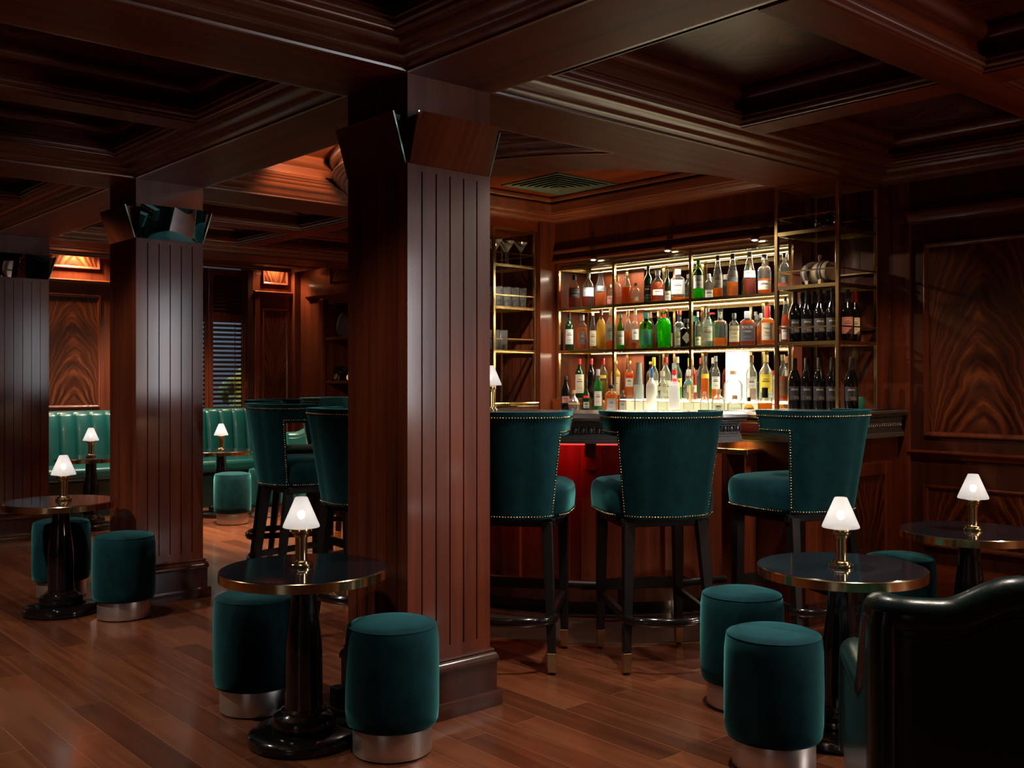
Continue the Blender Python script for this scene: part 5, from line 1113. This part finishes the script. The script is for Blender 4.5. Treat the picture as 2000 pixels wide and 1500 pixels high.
def table_lamp():
    e = empty('table_lamp', (0, 0, 0))
    m = MB(); m.lathe([(0.0405, 0.0), (0.0415, 0.002), (0.0415, 0.010), (0.040, 0.012), (0.033, 0.0125), (0.033, 0.019), (0.031, 0.021), (0.0225, 0.0215), (0.021, 0.024), (0.021, 0.102), (0.026, 0.103), (0.027, 0.112), (0.025, 0.114), (0.033, 0.116), (0.034, 0.118), (0.034, 0.134), (0.033, 0.136)], 36); m.build('brass_stem', BRASS, e, smooth=30)
    m = MB(); m.ball((0, -0.0345, 0.128), 0.0035, 8, 6); m.build('set_screw', BRASS, e, smooth=60)
    m = MB(); m.lathe([(0.0625, 0.1375), (0.0640, 0.1395), (0.0625, 0.146), (0.0225, 0.240), (0.020, 0.243), (0.018, 0.243), (0.0205, 0.239), (0.0605, 0.146), (0.0615, 0.1395), (0.0605, 0.1385)], 40, caps=(False, False)); m.build('glass_shade', SHADE, e, smooth=40)
    m = MB(); m.ball((0, 0, 0.180), 0.0125, 14, 10, sz=1.25); m.build('bulb', BULB, e, smooth=80)
    l = light('lamp_bulb_light', 'POINT', (0, 0, 0.183), 0.05, (1.0, 0.90, 0.78), radius=0.014); l.parent = e
    return e
tab = cafe_table(); lamp = table_lamp()
TABS = [(1.779, 3.124, 0.004, 0.025, 'round black table with brass rim before the nearest column', 'lit brass table lamp on the table before the nearest column'),
        (1.765, 5.690, 0.02, 0.02, 'round black table with brass rim at the far left by the middle column', 'lit brass table lamp on the left table by the middle column'),
        (3.215, 1.905, -0.02, -0.01, 'round black table with brass rim behind the dark leather armchair', 'lit brass table lamp before the right bar stool'),
        (4.390, 1.985, 0.012, -0.01, 'round black table with brass rim by the dark right wall', 'lit brass table lamp in front of the dark right wall'),
        (4.110, 8.72, 0.0, 0.0, 'round black table with brass rim at the far banquette right of the middle column', 'small lit lamp seen right of the middle column at the banquette'),
        (2.940, 8.70, 0.0, 0.0, 'round black table with brass rim at the far banquette left of the middle column', 'small lit lamp seen left of the middle column at the banquette')]
for i, (x, y, lx, ly, a, b) in enumerate(TABS):
    t = tab if i == 0 else copy_tree(tab); t.location = (x, y, 0); t.rotation_euler = (0, 0, i*0.7); setp(t, label=a, cat='table', group='round pedestal tables')
    l = lamp if i == 0 else copy_tree(lamp); l.location = (x+lx, y+ly, 0.6012); l.rotation_euler = (0, 0, math.radians(-41)+i*0.05); setp(l, label=b, cat='lamp', group='brass table lamps')
l = copy_tree(lamp, loc=(3.47, 4.13, TOPZ+0.0005), rz=0); setp(l, label='lit lamp on the bar, shade edge peeping out beside the nearest column', cat='lamp', group='brass table lamps')

# tub armchairs
def tub_chair(mat, name='armchair'):
    """leather club chair: serpentine back with a rolled edge that sweeps down into low arms"""
    e = empty(name, (0, 0, 0))
    U = ucurve(0.335, -0.33, 0.10, 0.28, n_arc=7, n_side=12, n_back=16); n = len(U)
    ss = lambda t: (lambda q: q*q*(3-2*q))(max(0.0, min(1.0, t)))
    def top(i):
        x, y = U[i][0], U[i][1]
        if y < -0.33+0.102: return 0.733+0.062*(1-ss((abs(x)-0.0)/0.17))
        return 0.735-0.245*ss((y+0.23)/0.17)
    m = MB(); V = []; Fq = []; th = 0.085
    for i, (x, y, nx, ny) in enumerate(U):
        zt = top(i)
        V += [(x-nx*0.006, y-ny*0.006, 0.10), (x, y, 0.16), (x, y, zt-0.055), (x-nx*th, y-ny*th, zt-0.055), (x-nx*th, y-ny*th, 0.10)]
    for i in range(n-1):
        for j in range(5): Fq.append((i*5+j, (i+1)*5+j, (i+1)*5+(j+1) % 5, i*5+(j+1) % 5))
    Fq += [(0, 1, 2, 3, 4), tuple((n-1)*5+j for j in (4, 3, 2, 1, 0))]
    m.add(V, Fq); m.build('back_shell', mat, e, smooth=40, bevel=0.008)
    rp = [(x-nx*0.036, y-ny*0.036, top(i)-0.045) for i, (x, y, nx, ny) in enumerate(U)]
    a, b = Vector(rp[0]), Vector(rp[-1])
    pre = [a+Vector((0, 0.02, -0.30)), a+Vector((0, 0.024, -0.10)), a+Vector((0, 0.015, -0.03))]
    post = [b+Vector((0, 0.015, -0.03)), b+Vector((0, 0.024, -0.10)), b+Vector((0, 0.02, -0.30))]
    m = MB(); m.tube(pre+rp+post, 0.046, 16); m.build('rolled_edge', mat, e, smooth=60)
    cor = [i for i in range(n) if abs(abs(U[i][0])-0.335) < 0.04 and U[i][1] < -0.25 and abs(U[i][2]) > 0.3]
    for sx in (-1, 1):                       # the roll running down the back corners
        m = MB(); m.tube([(sx*0.306, -0.300, z) for z in (0.10, 0.3, 0.5, 0.66)]+[(sx*0.300, -0.294, 0.695)], 0.034, 14); m.build('corner_roll', mat, e, smooth=60)
    m = MB(); m.tube([(x+nx*0.002, y+ny*0.002, top(i)-0.092) for i, (x, y, nx, ny) in enumerate(U) if y < -0.32], 0.0035, 6); m.build('piping', mat, e, smooth=80)
    m = MB(); m.box(-0.245, 0.245, -0.25, 0.30, 0.30, 0.45); m.build('seat_cushion', mat, e, smooth=60, bevel=0.05, seg=4)
    m = MB(); m.box(-0.25, 0.25, -0.25, 0.27, 0.12, 0.30); m.build('seat_base', mat, e, bevel=0.012)
    for sx in (-1, 1):
        for yy in (-0.26, 0.22):
            m = MB(); m.taper((sx*0.25, yy, 0), 0.016, (sx*0.245, yy, 0.13), 0.026); m.build('leg', BLKWOOD, e, bevel=0.002, seg=1)
    return e
ch = tub_chair(LEADK); ch.location = (2.705, 1.175, 0); ch.rotation_euler = (0, 0, ang_of(0.80, 0.60))
setp(ch, label='dark green leather armchair in the front right corner, its back turned to us', cat='armchair')
ch2 = tub_chair(LEA); ch2.location = (5.02, 8.55, 0); ch2.rotation_euler = (0, 0, ang_of(-0.35, -0.93))
setp(ch2, label='bright green leather tub armchair far back between the bar stools', cat='armchair')

# the long channelled banquette below the window
bq = empty('banquette', (3.6, 9.75, 0), label='long teal leather banquette with channelled back under the window', cat='banquette')
L0, L1 = -2.3, 1.50
m = MB(); nch = 26; wch = (L1-L0)/nch; V = []; Fq = []; prev = None
zs = [0.40, 0.55, 0.75, 0.90, 0.935, 0.95, 0.945]; yo = [-0.06, -0.055, -0.03, -0.01, 0.005, 0.05, 0.12]
xs = []
for c in range(nch):
    for q in range(8): xs.append((L0+wch*(c+q/8), abs(math.sin(PI*q/8))**0.35))
xs.append((L1, 0))
for x, b in xs:
    for z, y in zip(zs, yo): V.append((x, 0.19+y-0.022*b*(1 if z < 0.93 else 0.5), z))
for i in range(len(xs)-1):
    for j in range(len(zs)-1): Fq.append((i*7+j, (i+1)*7+j, (i+1)*7+j+1, i*7+j+1))
m.add(V, Fq); m.build('channelled_back', LEA, bq, smooth=50)
m = MB(); m.box(L0, L1, 0.20, 0.375, 0.1, 0.94); m.build('back_frame', LEADK, bq, bevel=0.01)
m = MB(); m.box(L0, L1, -0.38, 0.22, 0.33, 0.45); m.build('seat', LEA, bq, smooth=60, bevel=0.04, seg=4)
m = MB(); m.box(L0, L1, -0.34, 0.25, 0.0, 0.33); m.build('base', LEADK, bq, bevel=0.01)

# little things on the floor by the nearest column
m = MB(); m.box(-0.03, 0.03, -0.02, 0.02, 0.0, 0.075); setp(m.build('socket_box', BLKWOOD, bevel=0.004, loc=(2.062, 3.36, 0.0), rz=PI/2), label='small black socket box at the foot of the nearest column', cat='box')
